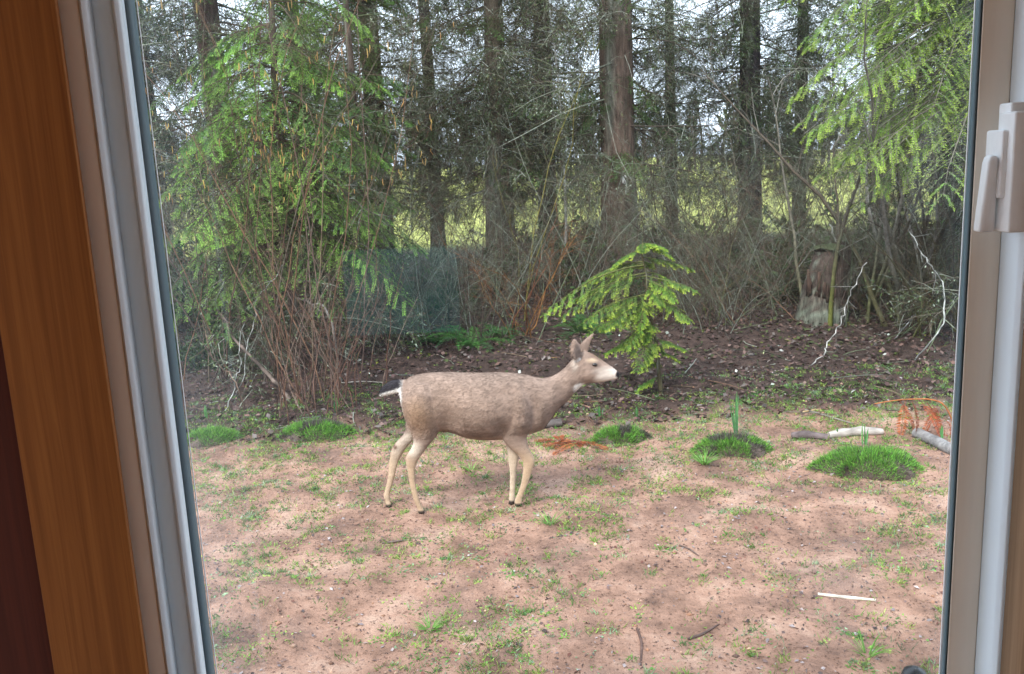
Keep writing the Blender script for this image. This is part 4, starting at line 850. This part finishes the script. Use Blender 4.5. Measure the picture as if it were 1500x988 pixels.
branch('lichen_branch', [(1215, 330), (1228, 365), (1240, 395), (1262, 425), (1280, 455)], .3, .022, (.3, .31, .28), 'grey leaning lichen branch just beside the stump', 7)
branch('lichen_branch', [(1345, 455), (1330, 475), (1310, 497)], .3, .011, LW, 'short white lichen branch under the kinked one', 8)
branch('arching_shoot', [(297, 470), (303, 500), (318, 530), (345, 560), (358, 600)], -.2, .006, (.24, .16, .12), 'thin arching brown shoot with one bright leaf', 9)

# ------------------------------------------------------------------ ground cover
r = np.random.default_rng(101)
def scatter(n, y0, y1, wide=1.0):
    y = np.sqrt(r.uniform(y0 ** 2, y1 ** 2, n)); x = r.uniform(-.56, .62, n) * (y + .4) * wide; return x, y
# weeds and grass in tufts
x, y = scatter(19000, 2.9, 8.8); d = vnoise(x, y, .5, 21) * .4 + vnoise(x, y, .14, 22) * .6 + .24 * np.exp(-((y - 7.3) / .75) ** 2)
k = r.random(len(x)) < np.clip((d - .45) * 5, .07, 1); x, y = x[k], y[k]; T_ = len(x)
nb = r.integers(5, 20, T_); ti = np.repeat(np.arange(T_), nb); N_ = len(ti)
sp = r.uniform(.008, .045, T_)[ti]; bx_, by_ = x[ti] + r.normal(0, 1, N_) * sp, y[ti] + r.normal(0, 1, N_) * sp; a_ = r.uniform(0, 6.283, N_)
broad = (r.random(T_) < .5)[ti]; el = np.where(broad, r.uniform(.1, .6, N_), r.uniform(.5, 1.6, N_))
dirs = np.c_[np.cos(a_), np.sin(a_), el]; Lb = np.where(broad, r.uniform(.010, .028, N_), r.uniform(.018, .05, N_)); wb = np.where(broad, r.uniform(.008, .016, N_), .0045)
tc0 = pal(T_, [(.11, .26, .05), (.16, .33, .06), (.23, .36, .07), (.09, .20, .06), (.22, .33, .19), (.30, .40, .10)], r)[ti] * r.uniform(.75, 1.25, (N_, 1))
q = MB(); kites(q, np.c_[bx_, by_, gh(bx_, by_) - .003], dirs, np.where(broad[:, None], np.array([0, 0, 1.]), r.normal(0, 1, (N_, 3))), Lb, wb, tc0, .1)
tag(q.build('grass', M['leaf']), 'sparse low grass and weeds growing through the dirt', 'grass', kind='stuff')
# fallen leaves: dark and dense on the litter, few on the dirt
def leaves(name, n, y0, y1, cols, size, label, thr=None, wide=1.0, lift=.01, tilt=.45):
    x, y = scatter(n, y0, y1, wide)
    if thr: k = vnoise(x, y, .4, 31) * .5 + vnoise(x, y, .12, 32) * .5 > thr; x, y = x[k], y[k]
    n = len(x); a_ = r.uniform(0, 6.283, n); q = MB()
    kites(q, np.c_[x, y, gh(x, y) + r.uniform(.001, lift, n)], np.c_[np.cos(a_), np.sin(a_), r.normal(.05, tilt * .5, n)], nrm(r.normal(0, tilt, (n, 3)) + np.array([0, 0, 1.])), r.uniform(*size, n), r.uniform(*size, n) * .62, pal(n, cols, r, .25), .2)
    tag(q.build(name, M['litter']), label, 'leaves', kind='stuff')
leaves('leaf_litter', 34000, 7.4, 17, [(.065, .038, .031), (.10, .057, .046), (.042, .028, .025), (.14, .09, .078), (.085, .05, .048), (.12, .10, .092), (.05, .065, .022)], (.03, .085), 'dark brown fallen leaves covering the ground under the trees', wide=1.1, lift=.05, tilt=.7)
leaves('fallen_leaves', 9500, 2.9, 9.0, [(.11, .075, .07), (.14, .09, .085), (.20, .165, .17), (.07, .055, .055), (.34, .29, .29), (.15, .06, .045)], (.010, .036), 'scattered dead leaves lying on the reddish dirt', thr=.45, lift=.012)
leaves('leaf_crumbs', 24000, 2.9, 9.0, [(.10, .065, .055), (.15, .09, .075), (.07, .05, .045), (.20, .15, .14), (.12, .07, .05)], (.006, .02), 'tiny bits of bark and leaf strewn over the dirt', lift=.008)
leaves('lichen_flakes', 350, 7.7, 14, [(.34, .38, .33), (.45, .46, .42), (.28, .30, .16)], (.02, .07), 'pale lichen flakes fallen on the leaf litter', lift=.06, tilt=.7)
leaves('moss_patches', 6000, 7.6, 14, [(.10, .12, .015), (.13, .14, .02), (.07, .10, .02)], (.02, .05), 'yellow green moss growing in the leaf litter', thr=.58, lift=.05, tilt=.8)
# small clods and pebbles on the dirt
x, y = scatter(5200, 2.9, 8.8); n = len(x); z = gh(x, y); s = np.clip(r.lognormal(-5.0, .45, n), .003, .02)
oc = np.array([(1, 0, 0), (0, 1, 0), (-1, 0, 0), (0, -1, 0), (0, 0, .7), (0, 0, -.7)], float); of = np.array([(0, 1, 4), (1, 2, 4), (2, 3, 4), (3, 0, 4), (1, 0, 5), (2, 1, 5), (3, 2, 5), (0, 3, 5)])
V = np.c_[x, y, z][:, None] + oc[None] * s[:, None, None] * r.uniform(.6, 1.3, (n, 6, 1)); q = MB(); q.add(V.reshape(-1, 3), (of[None] + (np.arange(n) * 6)[:, None, None]).reshape(-1, 3), np.repeat(pal(n, [(.26, .14, .09), (.18, .10, .07), (.13, .08, .065), (.34, .22, .16)], r), 6, 0))
tag(q.build('gravel', M['soil']), 'small clods and crumbs of reddish soil on the yard', 'soil', kind='stuff')
# small sticks in the litter
n = 900; x, y = scatter(n, 7.4, 15, 1.1); a_ = r.uniform(0, 6.283, n); P = grow(np.c_[x, y, gh(x, y) + .015], np.c_[np.cos(a_), np.sin(a_), r.normal(.08, .12, n)], r.uniform(.1, .6, n), 4, .1, .12, r)
q = MB(); tubes(q, P, taper(n, 4, .006, .003), 3, pal(n, GREYTW + BROWNTW, r, .3)); tag(q.build('debris', M['twig']), 'small fallen twigs strewn over the leaf litter', 'twigs', kind='stuff')
# far wood across the field
r = np.random.default_rng(111); q = MB(); n = 420; x = r.uniform(-130, 130, n); y = r.uniform(105, 160, n); h = r.uniform(7, 13, n)
P = grow(np.c_[x, y, np.zeros(n)], np.tile([[0, 0, 1.]], (n, 1)), h, 6, 0, .05, r); tubes(q, P, taper(n, 6, .22, .05), 5, (.06, .05, .045))
o, dd, par, t = kids(P, 15, .08, 1, .8, r); B = grow(o, dd, h[par] * .3 * (1.15 - t), 4, -.3, .15, r); tubes(q, B[:, ::3], taper(len(o), 2, .06, .02), 3, (.07, .06, .055))
o, dd, par, t = kids(B, 5, .1, 1, .7, r); kites(q, o, dd, r.normal(0, 1, o.shape), r.uniform(.5, 1.1, len(o)), .42, pal(len(o), [(.05, .06, .04), (.07, .06, .05), (.035, .055, .025), (.09, .075, .065)], r))
tag(q.build('treeline', M['twig']), 'far bare wood across the pale field', 'trees', kind='stuff')
